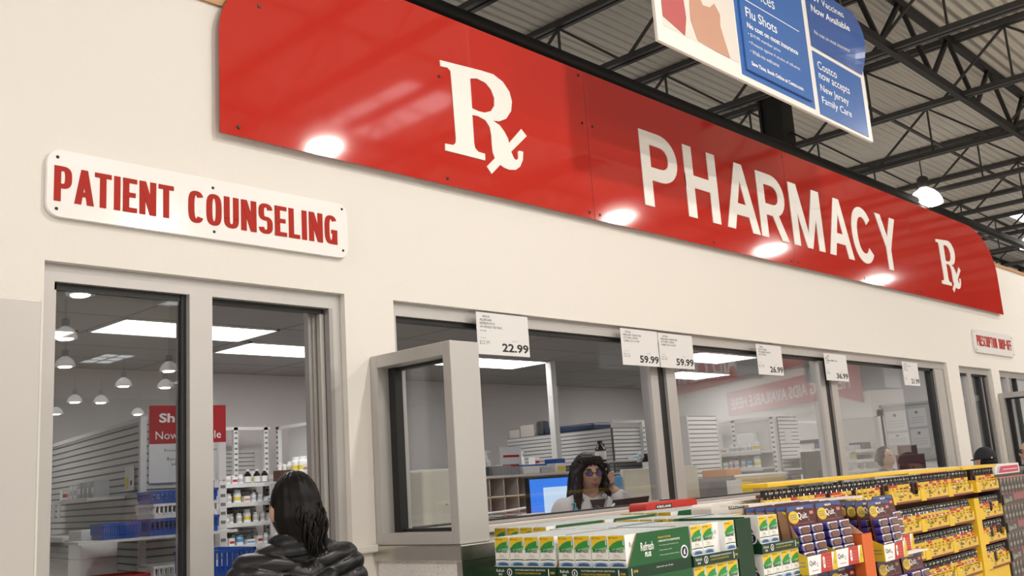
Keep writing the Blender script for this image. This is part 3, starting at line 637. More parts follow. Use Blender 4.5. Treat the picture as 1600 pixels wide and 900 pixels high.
TW, TD, LIP, SH = 0.283, 0.345, 0.034, 0.131
def make_tray():
    t = thing('display_tray', 'green cardboard tray', 'tray')
    b = MB(); b.box(-TW/2, TW/2, 0, TD, 0, 0.0015, TRD); b.box(-TW/2, TW/2, TD-.002, TD, 0.0015, SH, TRD); b.build('tray_body', t)
    prof = [(0, 0), (TD-.002, 0), (TD-.002, SH), (0.06, SH), (0.003, LIP), (0, LIP)]
    for s in (-1, 1):
        q = MB(); x = s*TW/2
        q.prism(prof, (x if s < 0 else x-.0018, 0, 0.0015), Y, Z, X*.0018, TRG, KRAFT)
        q.poly([(a, c) for a, c in prof], (x-s*.002, 0, 0.0015), Y, Z, KRAFT)
        o = (x + s*.0003, 0, 0); u = Y if s > 0 else -Y; st = 0 if s > 0 else TD
        P = lambda a, z: V((x + s*.0004, a if s > 0 else TD-a, z))
        # printed band low on the side, upper panel with the product name
        q.quad(V((x+s*.0002, 0, .0005)), V((x+s*.0002, TD, .0005)), V((x+s*.0002, TD, .036)), V((x+s*.0002, 0, .036)), TRD)
        q.text('Refresh', P(.075 if s > 0 else .06, .077), u*.068, Z*.026, BXW, 0.012, 2); q.text('PLUS', P(.095 if s > 0 else .08, .058), u*.032, Z*.015, BXW, 0.05, 2)
        q.text('PRESERVATIVE FREE', P(.17, .107), u*.07, Z*.006, GOLD, 0.02, 1); q.text('LUBRICANT FOR SENSITIVE EYES', P(.17, .096), u*.12, Z*.006, BXW, 0.02, 1)
        for k, (tx, ln) in enumerate((('\u2022 For dry and irritated eyes', .11), ('\u2022 Fast acting relief', .07), ('\u2022 Protects against further irritation', .11))): q.text(tx, P(.17, .083-.015*k), u*ln, Z*.005, BXC, 0, 1)
        c = P(.31, .055); q.flat(([(math.cos(i*math.pi/10)*.021, math.sin(i*math.pi/10)*.021) for i in range(20)], [tuple(range(20))]), c, u, Z, BXW)
        q.flat(([(math.cos(i*math.pi/10)*.016, math.sin(i*math.pi/10)*.016) for i in range(20)], [tuple(range(20))]), c + X*s*.0003, u, Z, NAVY)
        q.poly([(-.004, -.009), (.005, -.009), (.002, 0), (.005, .010), (-.002, .006), (-.006, 0)], c + X*s*.0006, u, Z, BXW)
        q.text('100', P(.03, .016), u*.022, Z*.010, GOLD, 0.04, 1); q.poly([(0, 0), (.004, 0), (.004, .022), (.002, .026), (0, .022)], P(.018, .006), u, Z, BXW)
        q.text('lubricant eye drops', P(.15, .018), u*.09, Z*.007, BXC, 0, 1)
        q.build('side_panel', t)
    q = MB(); q.box(-TW/2, TW/2, -.001, .001, 0, LIP, TRD)
    q.text('Refresh', (-TW/2+.012, -.0014, .017), X*.036, Z*.010, BXC, 0.01, 1); q.text('PLUS', (-TW/2+.022, -.0014, .006), X*.016, Z*.007, BXW, 0.04, 1)
    c = V((-TW/2+.073, -.0014, .017)); q.flat(([(math.cos(i*math.pi/8)*.012, math.sin(i*math.pi/8)*.012) for i in range(16)], [tuple(range(16))]), c, X, Z, BXW)
    q.flat(([(math.cos(i*math.pi/8)*.009, math.sin(i*math.pi/8)*.009) for i in range(16)], [tuple(range(16))]), c - Y*.0003, X, Z, NAVY); q.poly([(-.002, -.006), (.003, -.006), (.001, 0), (.003, .006), (-.003, .002)], c - Y*.0006, X, Z, BXW)
    q.text('MOISTURIZING RELIEF FOR DRY, SENSITIVE EYES', (-TW/2+.10, -.0014, .021), X*.135, Z*.006, BXC, 0.01, 1); q.text('100 SINGLE-USE VIALS PRESERVATIVE FREE', (-TW/2+.10, -.0014, .011), X*.115, Z*.006, GOLD, 0.01, 1)
    q.poly([(0, 0), (.004, 0), (.004, .021), (.002, .026), (0, .021)], (TW/2-.036, -.0014, .005), X, Z, BXW); q.text('100', (TW/2-.026, -.0014, .012), X*.018, Z*.009, GOLD, 0.04, 1)
    q.build('front_lip', t)
    return t
T0 = make_tray(); first_tray = [True]
def tray(x, y, z, rz, label, fill, blabel, rows=3, skip=(), turned=()):
    if first_tray[0]:
        t = T0; t.location = (x, y, z); t.rotation_euler = (0, 0, rz); t['label'] = label; first_tray[0] = False
    else: t = dup(T0, (x, y, z), rz, label)
    M = Matrix.Translation((x, y, z)) @ Matrix.Rotation(rz, 4, 'Z')
    for r in range(rows):
        for c in range(4):
            if (c, r) in skip: continue
            p = M @ V((-0.1035 + 0.069*c + random.uniform(-.001, .001), 0.005 + d/2 + r*0.1125, 0.0016)); a = rz
            if (c, r) in turned: a = rz + math.pi/2
            eyebox(p.x, p.y, p.z, a, blabel, fill)
    return t
HP = math.pi/2; ZT = 1.190; ZB = 1.057
def T(kind, x, y, z, label, blabel, grp, **k):
    return tray(x, y, z, {'L': -HP, 'F': 0}[kind], label, grp, blabel, **k)
T('L', 2.468, -1.165, ZT, 'green side-facing tray at the near top corner of the eye drop pallet', 'white eye drop box in the top tray at the near pallet corner', 'eye drop boxes of the near corner tray')
T('L', 2.468, -0.878, ZT, 'green top tray beside the steel-capped low wall', 'white eye drop box in the second top tray from the near corner', 'eye drop boxes of the second side-facing tray')
T('F', 2.962, -1.31, ZT, 'green top tray facing the aisle with one box turned sideways', 'eye drop box in the aisle-facing top tray that has a box turned sideways', 'eye drop boxes of the aisle tray with a turned box', turned=((2, 0),), skip=((2, 1),))
T('F', 3.405, -1.31, ZT, 'half empty green top tray showing its brown cardboard inside', 'eye drop box in the half empty top tray', 'eye drop boxes of the half empty tray', skip=((2, 0), (3, 0), (2, 1), (3, 1)))
for i, (x, y) in enumerate(((2.83, -0.81), (3.19, -0.81), (2.83, -0.52), (3.19, -0.52))):
    dz_ = .009 if i > 1 else 0.0
    ql = ('ahead of the turned box', 'with a bare green gap', 'at the back beside the partition', 'at the far back corner')[i]
    T('L', x, y, ZT + dz_, 'green tray in the middle of the pallet top, ' + ql, 'white striped eye drop box top in the tray ' + ql, 'eye drop boxes of the tray ' + ql, skip=((0, 0), (1, 0), (2, 0), (3, 0)) if i == 1 else ())
T('L', 3.60, -0.555, ZT + .012, 'green tray at the back left of the red carton', 'white striped eye drop box in the tray left of the red carton', 'eye drop boxes left of the red carton')
T('L', 3.955, -0.555, ZT + .012, 'green tray right in front of the red carton', 'white striped eye drop box in the tray in front of the red carton', 'eye drop boxes in front of the red carton')
tag(MB().box(3.61, 4.29, -.69, -.42, 0, 1.20, KRAFT, .004).build('carton'), 'brown carton under the back eye drop trays', 'carton')
T('L', 2.468, -1.165, ZB, 'green tray below the near corner tray of the eye drop pallet', 'eye drop box under the near corner tray', 'eye drop boxes of the lower corner tray', rows=1)
T('L', 2.468, -0.878, ZB, 'green lower tray beside the steel cap', 'eye drop box in the lower tray beside the steel cap', 'eye drop boxes of the lower tray by the steel cap', rows=1)
T('F', 2.962, -1.31, ZB, 'green lower tray under the tray with the turned box', 'eye drop box under the tray with the turned box', 'eye drop boxes under the tray with a turned box', rows=1)
T('F', 3.405, -1.31, ZB, 'green lower tray under the half empty tray', 'eye drop box in the lower tray under the half empty tray', 'eye drop boxes under the half empty tray', rows=1)
b = MB(); b.box(2.47, 3.57, -1.308, -0.70, 0.14, 1.056, TRG, 0.003); b.box(2.55, 3.5, -1.25, -0.75, 0.0, 0.14, KRAFT)
for (xx0, xx1) in ((2.73, 3.57),): b.box(xx0, xx1, -0.70, -0.39, 0.14, 1.186, TRG)
b.box(2.82, 3.57, -0.955, -0.70, 1.056, 1.186, TRG)
tag(b.build('pallet_display'), 'green cardboard pallet display carrying the eye drop trays', 'display')
tag(MB().box(3.118, 3.222, -1.300, -1.292, 1.056, 1.322, TRD).box(3.118, 3.126, -1.292, -1.02, 1.056, 1.322, TRD).build('corner_post'), 'dark green cardboard post between the two aisle-facing eye drop trays', 'post')

# ------------------------------------------------------------------ smoking-cessation display: hanging cards with vials
MAROON = mat('card_maroon', (0.085, 0.018, 0.018), 0.35); CBLUE = mat('card_blue', (0.05, 0.10, 0.26), 0.35); CYEL = mat('card_yellow', (0.72, 0.50, 0.03), 0.4); CPINK = mat('card_pink', (0.62, 0.22, 0.20), 0.4)
VIOLET = mat('vial_violet', (0.045, 0.035, 0.25), 0.25); VFACE = mat('vial_amber_face', (0.17, 0.075, 0.055), 0.2, noise=0.2, nscale=60); VRIM = mat('vial_clear_rim', (0.20, 0.19, 0.33), 0.12)
CRED = mat('tray_red', (0.52, 0.035, 0.025), 0.4); ORANGE = mat('tray_orange', (0.66, 0.13, 0.022), 0.5); ORANGEP = mat('pale_orange_board', (0.74, 0.42, 0.30), 0.6); LIDW = mat('white_board', (0.82, 0.77, 0.72), 0.5)
CW, CH = 0.232, 0.245
def quit_pack(num, label, group=None):
    t = thing('lozenge_pack', label, 'lozenge pack', (0, 0, 0), 0, group)
    q = MB(); q.prism(rrect(-CW/2, CW/2, 0, CH, 0.014, 4), (0, 0, 0), X, Z, Y*0.002, MAROON)
    F = -0.0003
    q.poly([(-CW/2+.004, CH-.026), (0, CH-.012), (CW/2-.004, CH-.020), (CW/2-.01, CH-.003), (-CW/2+.012, CH-.003)], (0, F, 0), X, Z, CBLUE)
    q.flat(([(math.cos(i*math.pi/10)*.042-.066, math.sin(i*math.pi/10)*.024+CH-.045) for i in range(20)], [tuple(range(20))]), (0, F*2, 0), X, Z, CYEL)
    for k in range(3): q.box(-.095, -.045, F*3, F*2, CH-.038-.008*k, CH-.035-.008*k, GREYINK)
    q.text('KIRKLAND', (-.03, F*2, CH-.017), X*.055, Z*.008, BXW, 0.03, 1)
    q.text('Quit', (-.038, F*3, CH-.058), X*.080, Z*.030, BXW, 0.01, 2); q.text(num, (.044, F*3, CH-.064), X*.012, Z*.018, mat('card_grey_print', (0.30, 0.29, 0.30), 0.4), 0.02, 1)
    q.box(.066, .096, F*3, F*2, CH-.040, CH-.028, CPINK); q.text('NICOTINE POLACRILEX LOZENGES', (-.08, F*3, CH-.074), X*.17, Z*.006, CPINK, 0.0, 1)
    q.build('card', t)
    v = MB()
    v.prism(rrect(-.047, .047, -.0155, .0155, .012, 3), (0, 0, 0), X, Z, Y*-.024, VIOLET, VIOLET)
    v.prism(rrect(-.045, .045, -.0145, .0145, .011, 3), (0, -.024, 0), X, Z, Y*-.004, VRIM, VRIM)
    v.prism(rrect(-.032, .032, -.0125, .0105, .0105, 4), (0.002, -.028, -.001), X, Z, Y*-.004, VFACE, VFACE)
    v.box(-.043, .043, -.0282, -.028, .007, .0125, BXW)
    me = v.mesh('vial')
    for c in (-1, 1):
        for r in range(5):
            o = bpy.data.objects.new('vial', me); COL.objects.link(o); o.parent = t; KIDS.setdefault(t.name, []).append(o)
            o.location = (c*.053, -0.001, .020 + r*.0325)
    return t
def quit_tray(num, label, w=0.234, right_yellow=True):
    t = thing('display_tray', label, 'tray')
    b = MB(); b.box(-w/2, w/2, 0, .24, 0, .0015, KRAFT); b.build('tray_body', t)
    q = MB(); q.box(-w/2, w/2, -.001, .001, 0, .068, BXW)
    q.poly([(-w*.10, 0), (w*.32, 0), (w*.34, .068), (-w*.03, .068)], (0, -.0014, 0), X, Z, CRED); q.poly([(w*.32, 0), (w*.5, 0), (w*.5, .068), (w*.44, .068), (w*.37, .034)], (0, -.0016, 0), X, Z, CYEL)
    q.text('Quit', (-w*.46, -.0014, .030), X*.052, Z*.022, INK, 0.012, 2); q.text(num, (-w*.46+.058, -.0014, .026), X*.010, Z*.014, INK, 0.012, 1); q.box(-w*.40, -w*.18, -.0014, -.001, .012, .015, CPINK)
    q.poly(rrect(w*.0, w*.075, .014, .058, .008, 3), (0, -.002, 0), X, Z, BXW); q.text(num, (w*.02, -.0024, .030), X*.009, Z*.016, NAVY, 0.02, 1)
    for k in range(4): q.box(w*.11, w*.29, -.0019, -.0015, .016+.011*k, .018+.011*k, CPINK)
    q.text('10', (w*.42, -.002, .022), X*.012, Z*.012, mat('olive_ink'), 0.0, 1)
    q.build('front_lip', t)
    s = MB(); pr = [(0, 0), (.24, 0), (.24, .11), (.085, .105), (0, .068)]
    s.prism(pr, (-w/2-.002, 0, 0), Y, Z, X*.002, CYEL, CYEL); s.box(-w/2-.0026, -w/2-.002, .01, .07, .03, .034, GREYINK); s.box(-w/2-.0026, -w/2-.002, .01, .06, .044, .048, GREYINK); s.build('side_panel', t)
    return t
Q0 = quit_pack('2', 'front lozenge card with violet vials standing at the left of the upper Quit tray'); Q4 = quit_pack('4', 'front lozenge card with violet vials in the tray right of the orange post')
LEAN = -0.10
def place_pack(src, x, y, z, label, first=False, group=None):
    if first: src.location = (x, y, z); src.rotation_euler = (LEAN, 0, 0); src['label'] = label; return src
    return dup(src, (x, y, z), None, label, group, rot=(LEAN, 0, 0))
YQ = -1.298; ZQ = 1.098
place_pack(Q0, 3.650, YQ, ZQ, 'lozenge card with violet vials at the front left of the upper Quit 2 tray', True)
place_pack(Q0, 3.888, YQ, ZQ, 'lozenge card with violet vials beside the pale orange flap')
for k in range(1, 5):
    place_pack(Q0, 3.650, YQ+.045*k, ZQ, 'lozenge card standing behind the front left Quit card', group='cards behind the front left card')
    place_pack(Q0, 3.888, YQ+.045*k, ZQ, 'lozenge card standing behind the card beside the orange flap', group='cards behind the second front card')
place_pack(Q4, 4.345, YQ-.012, ZQ-.022, 'lozenge card with violet vials right of the orange post, frontmost', True)
place_pack(Q4, 4.585, YQ+.07, ZQ-.012, 'lozenge card at the right end of the lozenge display, next to the yellow bottle trays')
for k in range(1, 5): place_pack(Q4, 4.345, YQ+.045*k, ZQ-.022, 'lozenge card standing behind the frontmost card right of the orange post', group='cards behind the card right of the post')
qt = quit_tray('2', 'white, red and yellow Quit 2 tray under the front left lozenge card'); qt.location = (3.650, -1.342, 1.086)
dup(qt, (3.888, -1.342, 1.089), 0, 'white, red and yellow Quit 2 tray touching the orange post')
qt4 = quit_tray('4', 'white, red and yellow Quit 4 tray right of the orange post'); qt4.location = (4.335, -1.342, 1.068)
dup(qt4, (4.585, -1.275, 1.080), 0, 'red and yellow tray set back at the right end of the lozenge display')
b = MB(); b.box(4.012, 4.108, -1.345, -1.339, 0.14, 1.197, ORANGE); b.box(4.012, 4.018, -1.339, -1.10, 0.14, 1.197, ORANGE); b.box(4.102, 4.108, -1.339, -1.10, 0.14, 1.197, CRED)
tag(b.build('corner_post'), 'orange cardboard post between the two groups of lozenge cards', 'post')
b = MB(); b.prism([(-1.345, 1.199), (-1.11, 1.199), (-1.11, 1.335), (-1.17, 1.335)], (4.030, 0, 0), Y, Z, X*.003, ORANGEP); tag(b.build('cardboard_flap'), 'pale orange slanted cardboard flap above the orange post', 'flap')
b = MB(); b.prism([(-1.34, 1.15), (-1.20, 1.15), (-1.20, 1.235)], (4.118, 0, 0), Y, Z, X*.003, CRED); tag(b.build('cardboard_flap'), 'small red cardboard flap right of the orange post', 'flap')
# lower tier of lozenge cards
for i, (x, y, lb) in enumerate(((4.338, -1.352, 'lower lozenge card under the Quit 4 tray'), (4.590, -1.352, 'lower lozenge card under the set back tray at the right end'), (3.655, -1.352, 'lower lozenge card under the left Quit 2 tray'), (3.890, -1.352, 'lower lozenge card under the Quit 2 tray touching the orange post'))):
    place_pack(Q4 if i < 2 else Q0, x, y+.03, 0.828 if i < 2 else 0.84, lb)
b = MB(); b.box(4.46, 4.72, -1.33, -1.03, 1.071, 1.076, LIDW); tag(b.build('cardboard_sheet'), 'cream cardboard sheet on the lower lozenge cards at the right end', 'sheet')
b = MB()
for (xa, xb) in ((3.58, 4.008), (4.112, 4.72)): b.box(xa, xb, -1.28, -1.02, 0.14, 1.062, MAROON); b.box(xa, xb, -1.345, -1.28, 0.14, 0.82, MAROON)
b.box(3.6, 4.65, -1.25, -1.05, 0, 0.13, KRAFT)
tag(b.build('pallet_display'), 'dark maroon pallet display carrying the lozenge cards', 'display')
# white lid over the cards, with blue zigzag print
b = MB(); b.prism([(3.60, 1.348), (4.66, 1.328), (4.66, 1.331), (3.60, 1.351)], (0, -1.075, 0), X, Z, Y*0.135, LIDW)
b.prism([(3.60, 1.340), (4.66, 1.320), (4.66, 1.331), (3.60, 1.351)], (0, -1.077, 0), X, Z, Y*0.002, LIDW)
for k in range(5): x = 4.10 + .075*k; zz = 1.3418 - (x-4.1)*.0189; b.quad((x, -1.05, zz), (x+.06, -1.05, zz-.0011), (x+.032, -.965, zz-.0006), (x+.028, -.965, zz-.0005), VIOLET)
tag(b.build('tray_lid'), 'white cardboard lid with blue zigzag print above the lozenge cards', 'lid')
for (x0_, x1_, y_, z0_, z1_, m, lb, ink) in ((3.66, 4.11, -0.86, 1.20, 1.356, LIDW, 'white rounded carton with a small black label behind the eye drop boxes', 3.80), (3.83, 4.26, -0.40, 1.20, 1.366, CRED, 'red carton with a small black label below the window sill', 3.91)):
    t = thing('carton', lb, 'carton', (0, 0, 0))
    q = MB(); q.prism(rrect(x0_, x1_, z0_, z1_, 0.02, 4), (0, y_, 0), X, Z, Y*0.10, m); q.box(x0_, x1_, y_+.001, y_+.099, 0, z0_+.02, KRAFT); q.build('body', t)
    q = MB(); q.box(ink, ink+.13, y_-.001, y_, z1_-.030, z1_-.012, INK); q.text('KIRKLAND', (ink+.006, y_-.0014, z1_-.027), X*.118, Z*.011, BXW, 0.03, 1); q.build('label_print', t)

# ------------------------------------------------------------------ yellow vitamin display
YEL = mat('display_yellow', (0.78, 0.50, 0.018), 0.38, noise=0.03, nscale=15); YEL2 = mat('label_yellow', (0.72, 0.50, 0.06), 0.4); AMBER = mat('dark_amber_bottle', (0.035, 0.012, 0.008), 0.12, coat=0.3)
CAPB = mat('black_bottle_cap', (0.02, 0.02, 0.024), 0.3); BROWN = mat('brown_print', (0.22, 0.06, 0.03), 0.5); TRYL = mat('tray_lip_yellow', (0.74, 0.49, 0.07), 0.42); LBRED = mat('label_red', (0.5, 0.06, 0.04), 0.4); LBW = mat('label_white', (0.75, 0.72, 0.62), 0.4); LGREEN = mat('label_green', (0.10, 0.16, 0.05), 0.5)
def vit_mesh(k):
    b = MB(); n = 12; r = .0262
    if k == 3: b.lathe([(r*.96, 0), (r, .004), (r, .082), (r*.86, .092), (r*.8, .095)], (0, 0, 0), AMBER, n)
    else:
        b.lathe([(r*.96, 0), (r, .004), (r, .012), (r*1.01, .012), (r*1.01, .058), (r*1.01, .058), (r*1.01, .070), (r*1.01, .082), (r, .082), (r*.86, .092), (r*.8, .095)], (0, 0, 0), AMBER, n,
                mats=[AMBER, AMBER, YEL2, YEL2, YEL2, [LBRED, YEL2, YEL2][k], [YEL2, LBRED, YEL2][k], AMBER, AMBER, AMBER])
        a = r*1.02
        b.box(-.012, .012, -a-.0008, -a+.004, .060, .067, [LBW, LBRED, BROWN][k]); b.box(-.009, .009, -a-.0008, -a+.004, .030, .040, [LGREEN, LBW, LBW][k]); b.box(-.012, .010, -a-.0008, -a+.004, .048, .052, BROWN)
    b.lathe([(r*.90, .095), (r*.92, .097), (r*.92, .116), (r*.86, .119), (0, .119)], (0, 0, 0), CAPB, n)
    for i in range(3): a = math.radians(-90 + (i-1)*38); b.box(math.cos(a)*r*.90-.003, math.cos(a)*r*.90+.003, math.sin(a)*r*.93-.001, math.sin(a)*r*.93+.001, .103, .110, LBW)
    b.v = [(a_, c_, e_*1.10) for a_, c_, e_ in b.v]
    return b.mesh('vitamin_bottle', True)
VM = [vit_mesh(k) for k in range(4)]
def vit(x, y, z, k, label, group):
    o = bpy.data.objects.new('vitamin_bottle', VM[k]); COL.objects.link(o); o.location = (x, y, z); o.rotation_euler = (0, 0, random.uniform(-.35, .35)); return tag(o, label, 'vitamin bottle', group)
YT = 0.405
def yellow_tray():
    t = thing('display_tray', 'yellow tray', 'tray'); w = YT
    b = MB(); b.box(-w/2, w/2, 0, .13, 0, .002, YEL); b.box(-w/2, -w/2+.002, 0, .13, .002, .075, YEL); b.box(w/2-.002, w/2, 0, .13, .002, .075, YEL); b.build('tray_body', t)
    q = MB(); prof = [(-w/2, 0), (w/2, 0), (w/2, .060), (w/2-.020, .060), (w/2-.035, .040), (.10, .040), (.088, .052), (.022, .052), (.010, .040), (-.10, .040), (-w/2+.06, .042), (-w/2+.05, .066), (-w/2, .066)]
    q.prism(prof, (0, -.002, 0), X, Z, Y*.002, TRYL, YEL)
    q.box(-w/2+.07, w/2, -.0026, -.002, 0, .011, BROWN); q.poly([(-w/2, .0), (-w/2+.07, 0), (-w/2+.06, .042), (-w/2+.05, .066), (-w/2, .066)], (0, -.0024, 0), X, Z, YEL)
    c = (.055, -.0028, .029); q.flat(([(math.cos(i*math.pi/8)*.022, math.sin(i*math.pi/8)*.019) for i in range(16)], [tuple(range(16))]), c, X, Z, YEL2)
    q.poly([(-.016, -.002), (.016, -.002), (.012, .008), (0, .014), (-.012, .008)], V(c) - Y*.0004, X, Z, BROWN); q.box(.040, .070, -.0034, -.003, .021, .024, BROWN)
    q.box(-.09, -.03, -.0028, -.0024, .032, .040, mat('olive_ink')); q.box(-.09, -.06, -.0028, -.0024, .018, .026, mat('olive_ink')); q.box(.12, .17, -.0028, -.0024, .030, .038, mat('olive_ink'))
    q.build('front_lip', t); return t
Y0 = yellow_tray(); yfirst = [True]
TZ = [1.255, 1.092, 0.944, 0.796]
names = ['top', 'second', 'third', 'fourth']
def ytray(x, z, label):
    if yfirst[0]: yfirst[0] = False; Y0.location = (x, -1.0, z); Y0['label'] = label; return Y0
    return dup(Y0, (x, -1.0, z), 0, label)
for ti, z in enumerate(TZ):
    segs = [3.92 + .2 + .41*i for i in range(6)] if ti == 0 else [5.10 + .2, 5.51 + .2, 5.92 + .2]
    for si, xc in enumerate(segs):
        pos = ['first', 'second', 'third', 'fourth', 'fifth', 'sixth'][si]
        ytray(xc, z, f'yellow bottle tray, {pos} from the left in the {names[ti]} row left of the yellow post')
    ytray(6.635, z, f'yellow bottle tray in the {names[ti]} row right of the yellow post')
    zb = z + .0022 + (.007 if ti == 0 else 0)
    if ti == 0: tag(MB().box(3.92, 6.83, -.995, -.935, z+.0021, z+.0088, YEL).build('cardboard_sheet'), 'yellow cardboard sheet under the top bottle row', 'sheet')
    xsx = [3.94 + .0555*i for i in range(44)] if ti == 0 else [5.13 + .0555*i for i in range(22)]
    for rr in range(1):
        for i, x in enumerate(xsx):
            k = random.choice([0, 0, 1, 1, 2, 2, 3]) if ti == 0 else random.choice([0, 0, 1, 1, 2])
            vit(x, -.966 + rr*.06, zb, k, f'dark bottle with yellow label in the {names[ti]} yellow row left of the post', f'bottles of the {names[ti]} row left of the yellow post')
    for i in range(7): vit(6.465 + .0565*i, -.966, zb, random.choice([0, 1, 2, 3]), f'dark bottle with yellow label in the {names[ti]} yellow row right of the post', f'bottles of the {names[ti]} row right of the yellow post')
b = MB(); b.box(6.348, 6.432, -1.004, -0.998, 0.05, 1.222, YEL); b.box(6.348, 6.354, -.998, -.87, 0.05, 1.222, YEL); b.box(6.426, 6.432, -.998, -.87, 0.05, 1.222, YEL)
tag(b.build('corner_post'), 'yellow cardboard post between the bottle trays', 'post')
for (a, c, z, lb) in ((3.90, 5.42, 1.408, 'yellow cardboard lid over the left half of the top bottle row'), (5.425, 6.20, 1.402, 'yellow cardboard lid over the middle of the top bottle row'), (6.24, 6.84, 1.398, 'yellow cardboard lid at the right end of the top bottle row')):
    b = MB(); b.box(a, c, -1.004, -0.87, z, z+.018, YEL, 0.003); tag(b.build('tray_lid'), lb, 'lid')
b = MB(); b.box(4.14, 6.84, -.866, -.80, 0.10, 1.37, BROWN)
b.box(3.92, 5.08, -.99, -.868, 0.1, 1.25, YEL); b.box(5.08, 6.345, -.99, -.868, 0.1, .79, YEL); b.box(6.435, 6.84, -.99, -.868, 0.1, .79, YEL); b.box(3.98, 6.78, -.97, -.82, 0, .1, KRAFT)
tag(b.build('pallet_display'), 'yellow and brown pallet display carrying the bottle rows', 'display')

# ------------------------------------------------------------------ dark supplement display at the right edge
CHAR = mat('carton_charcoal', (0.055, 0.048, 0.045), 0.35); CHARL = mat('carton_taupe', (0.30, 0.26, 0.21), 0.4); MAUVE = mat('carton_mauve', (0.30, 0.10, 0.10), 0.4); PINK = mat('carton_rose', (0.55, 0.11, 0.15), 0.4)
b = MB(); w2, h2 = .062, .118
b.box(-w2/2, w2/2, 0, .05, 0, h2, CHAR); b.poly([(-.024, .075), (-.002, .092), (.018, .105), (-.024, .112)], (0, -.0004, 0), X, Z, CHARL); b.poly([(-.029, 0), (.029, 0), (.029, .022), (-.029, .018)], (0, -.0004, 0), X, Z, MAUVE); b.box(-.02, .02, -.0006, 0, .04, .06, CHARL); b.box(-.03, .03, -.0006, .05, h2-.004, h2+.0005, CPINK)
me_d = b.mesh('supplement_box')
for ti, z in enumerate([1.205, 1.030, 0.855, 0.680]):
    for i in range(9):
        o = bpy.data.objects.new('supplement_box', me_d); COL.objects.link(o); o.location = (6.905 + .069*i, -1.0, z + .0015); tag(o, f'charcoal supplement box in the {names[ti]} dark row at the right edge', 'supplement box', f'charcoal boxes of the {names[ti]} dark row')
    t = thing('display_tray', f'black tray lip under the {names[ti]} row of charcoal boxes', 'tray', (6.87, -1.0, z))
    MB().box(0, .63, -.004, .06, -.003, .0, CHAR).build('tray_body', t)
    q = MB(); q.box(0, .63, -.007, -.004, -.055, .012, CHAR); q.text('Quno', (.02, -.0075, -.042), X*.09, Z*.036, LBW, 0, 1); q.text('55', (.12, -.0075, -.034), X*.05, Z*.026, LBW, 0, 1); q.prism(rrect(.20, .60, -.03, .012, .01, 3), (0, -.0085, 0), X, Z, Y*.0015, MAUVE); q.build('front_lip', t)
b = MB(); b.box(6.87, 7.50, -.938, -.6, 0, 1.34, CHAR); tag(b.build('pallet_display'), 'black pallet display behind the charcoal boxes', 'display')
tag(MB().box(6.855, 6.868, -1.0, -.7, 0, 1.325, CHAR).build('corner_post'), 'black board between the yellow trays and the charcoal boxes', 'post')
ROSE = mat('flat_box_rose', (0.56, 0.05, 0.13), 0.4); PALEB = mat('flat_box_blue', (0.42, 0.52, 0.66), 0.4)
def flatbox(x, y, z, ww, hh, label):
    t = thing('flat_box', label, 'box', (x, y, z))
    MB().box(0, ww, 0, .25, 0, hh, LIDW, 0.002).build('carton', t)
    q = MB(); q.poly([(ww*.10, hh*.15), (ww*.95, hh*.15), (ww*.95, hh*.80), (ww*.22, hh*.80)], (0, -.0006, 0), X, Z, ROSE); q.poly([(ww*.04, hh*.15), (ww*.12, hh*.15), (ww*.22, hh*.80), (ww*.12, hh*.80)], (0, -.0008, 0), X, Z, PALEB); q.box(ww*.3, ww*.9, -.001, -.0006, hh*.42, hh*.5, LBW); q.build('print', t)
flatbox(6.06, -.78, 1.372, .56, .045, 'white and rose flat box lying above the yellow bottle lid')
flatbox(6.66, -.79, 1.372, .36, .040, 'white and rose flat box in front of the black cap')
flatbox(7.04, -.93, 1.342, .50, .066, 'large white and rose flat box on the charcoal boxes at the right edge')
tag(MB().box(6.05, 6.84, -.775, -.55, 0.0, 1.3715, KRAFT, 0.003).build('carton'), 'brown carton stack hidden behind the yellow bottle trays', 'carton')
# ------------------------------------------------------------------ inside the pharmacy
SLAT = mat('slatwall_grey', (0.56, 0.55, 0.54), 0.45); SLATD = mat('slatwall_groove', (0.20, 0.195, 0.19), 0.6); SHELFM = mat('shelf_enamel', (0.70, 0.69, 0.68), 0.4); SLATL = mat('slatwall_white', (0.78, 0.77, 0.76), 0.4)
DGREY = mat('dark_grey_plastic', (0.06, 0.06, 0.065), 0.45); TILEG = mat('grey_plastic', (0.25, 0.25, 0.26), 0.5)
BLUEP = mat('blue_plastic', (0.02, 0.09, 0.42), 0.35); WHITEP = mat('white_plastic', (0.80, 0.80, 0.80), 0.35); REDP = mat('red_plastic', (0.5, 0.03, 0.03), 0.35); CREAMP = mat('cream_plastic', (0.72, 0.69, 0.60), 0.45)
BEIGE = mat('beige_laminate', (0.55, 0.47, 0.42), 0.5); BEIGEL = mat('light_beige_edge', (0.66, 0.60, 0.55), 0.45)
MED_W = mat('pill_white', (0.82, 0.82, 0.81), 0.35); MED_A = mat('amber_glass', (0.20, 0.035, 0.012), 0.15); MED_D = mat('brown_glass', (0.03, 0.014, 0.010), 0.15); MED_B = mat('pale_blue_label', (0.12, 0.34, 0.62), 0.4); MED_Y = mat('yellow_label', (0.75, 0.60, 0.06), 0.4); MED_L = mat('grey_label', (0.50, 0.50, 0.52), 0.5); TEAL = mat('teal_label', (0.05, 0.30, 0.16), 0.4); MED_O = mat('orange_label', (0.7, 0.3, 0.12), 0.4)

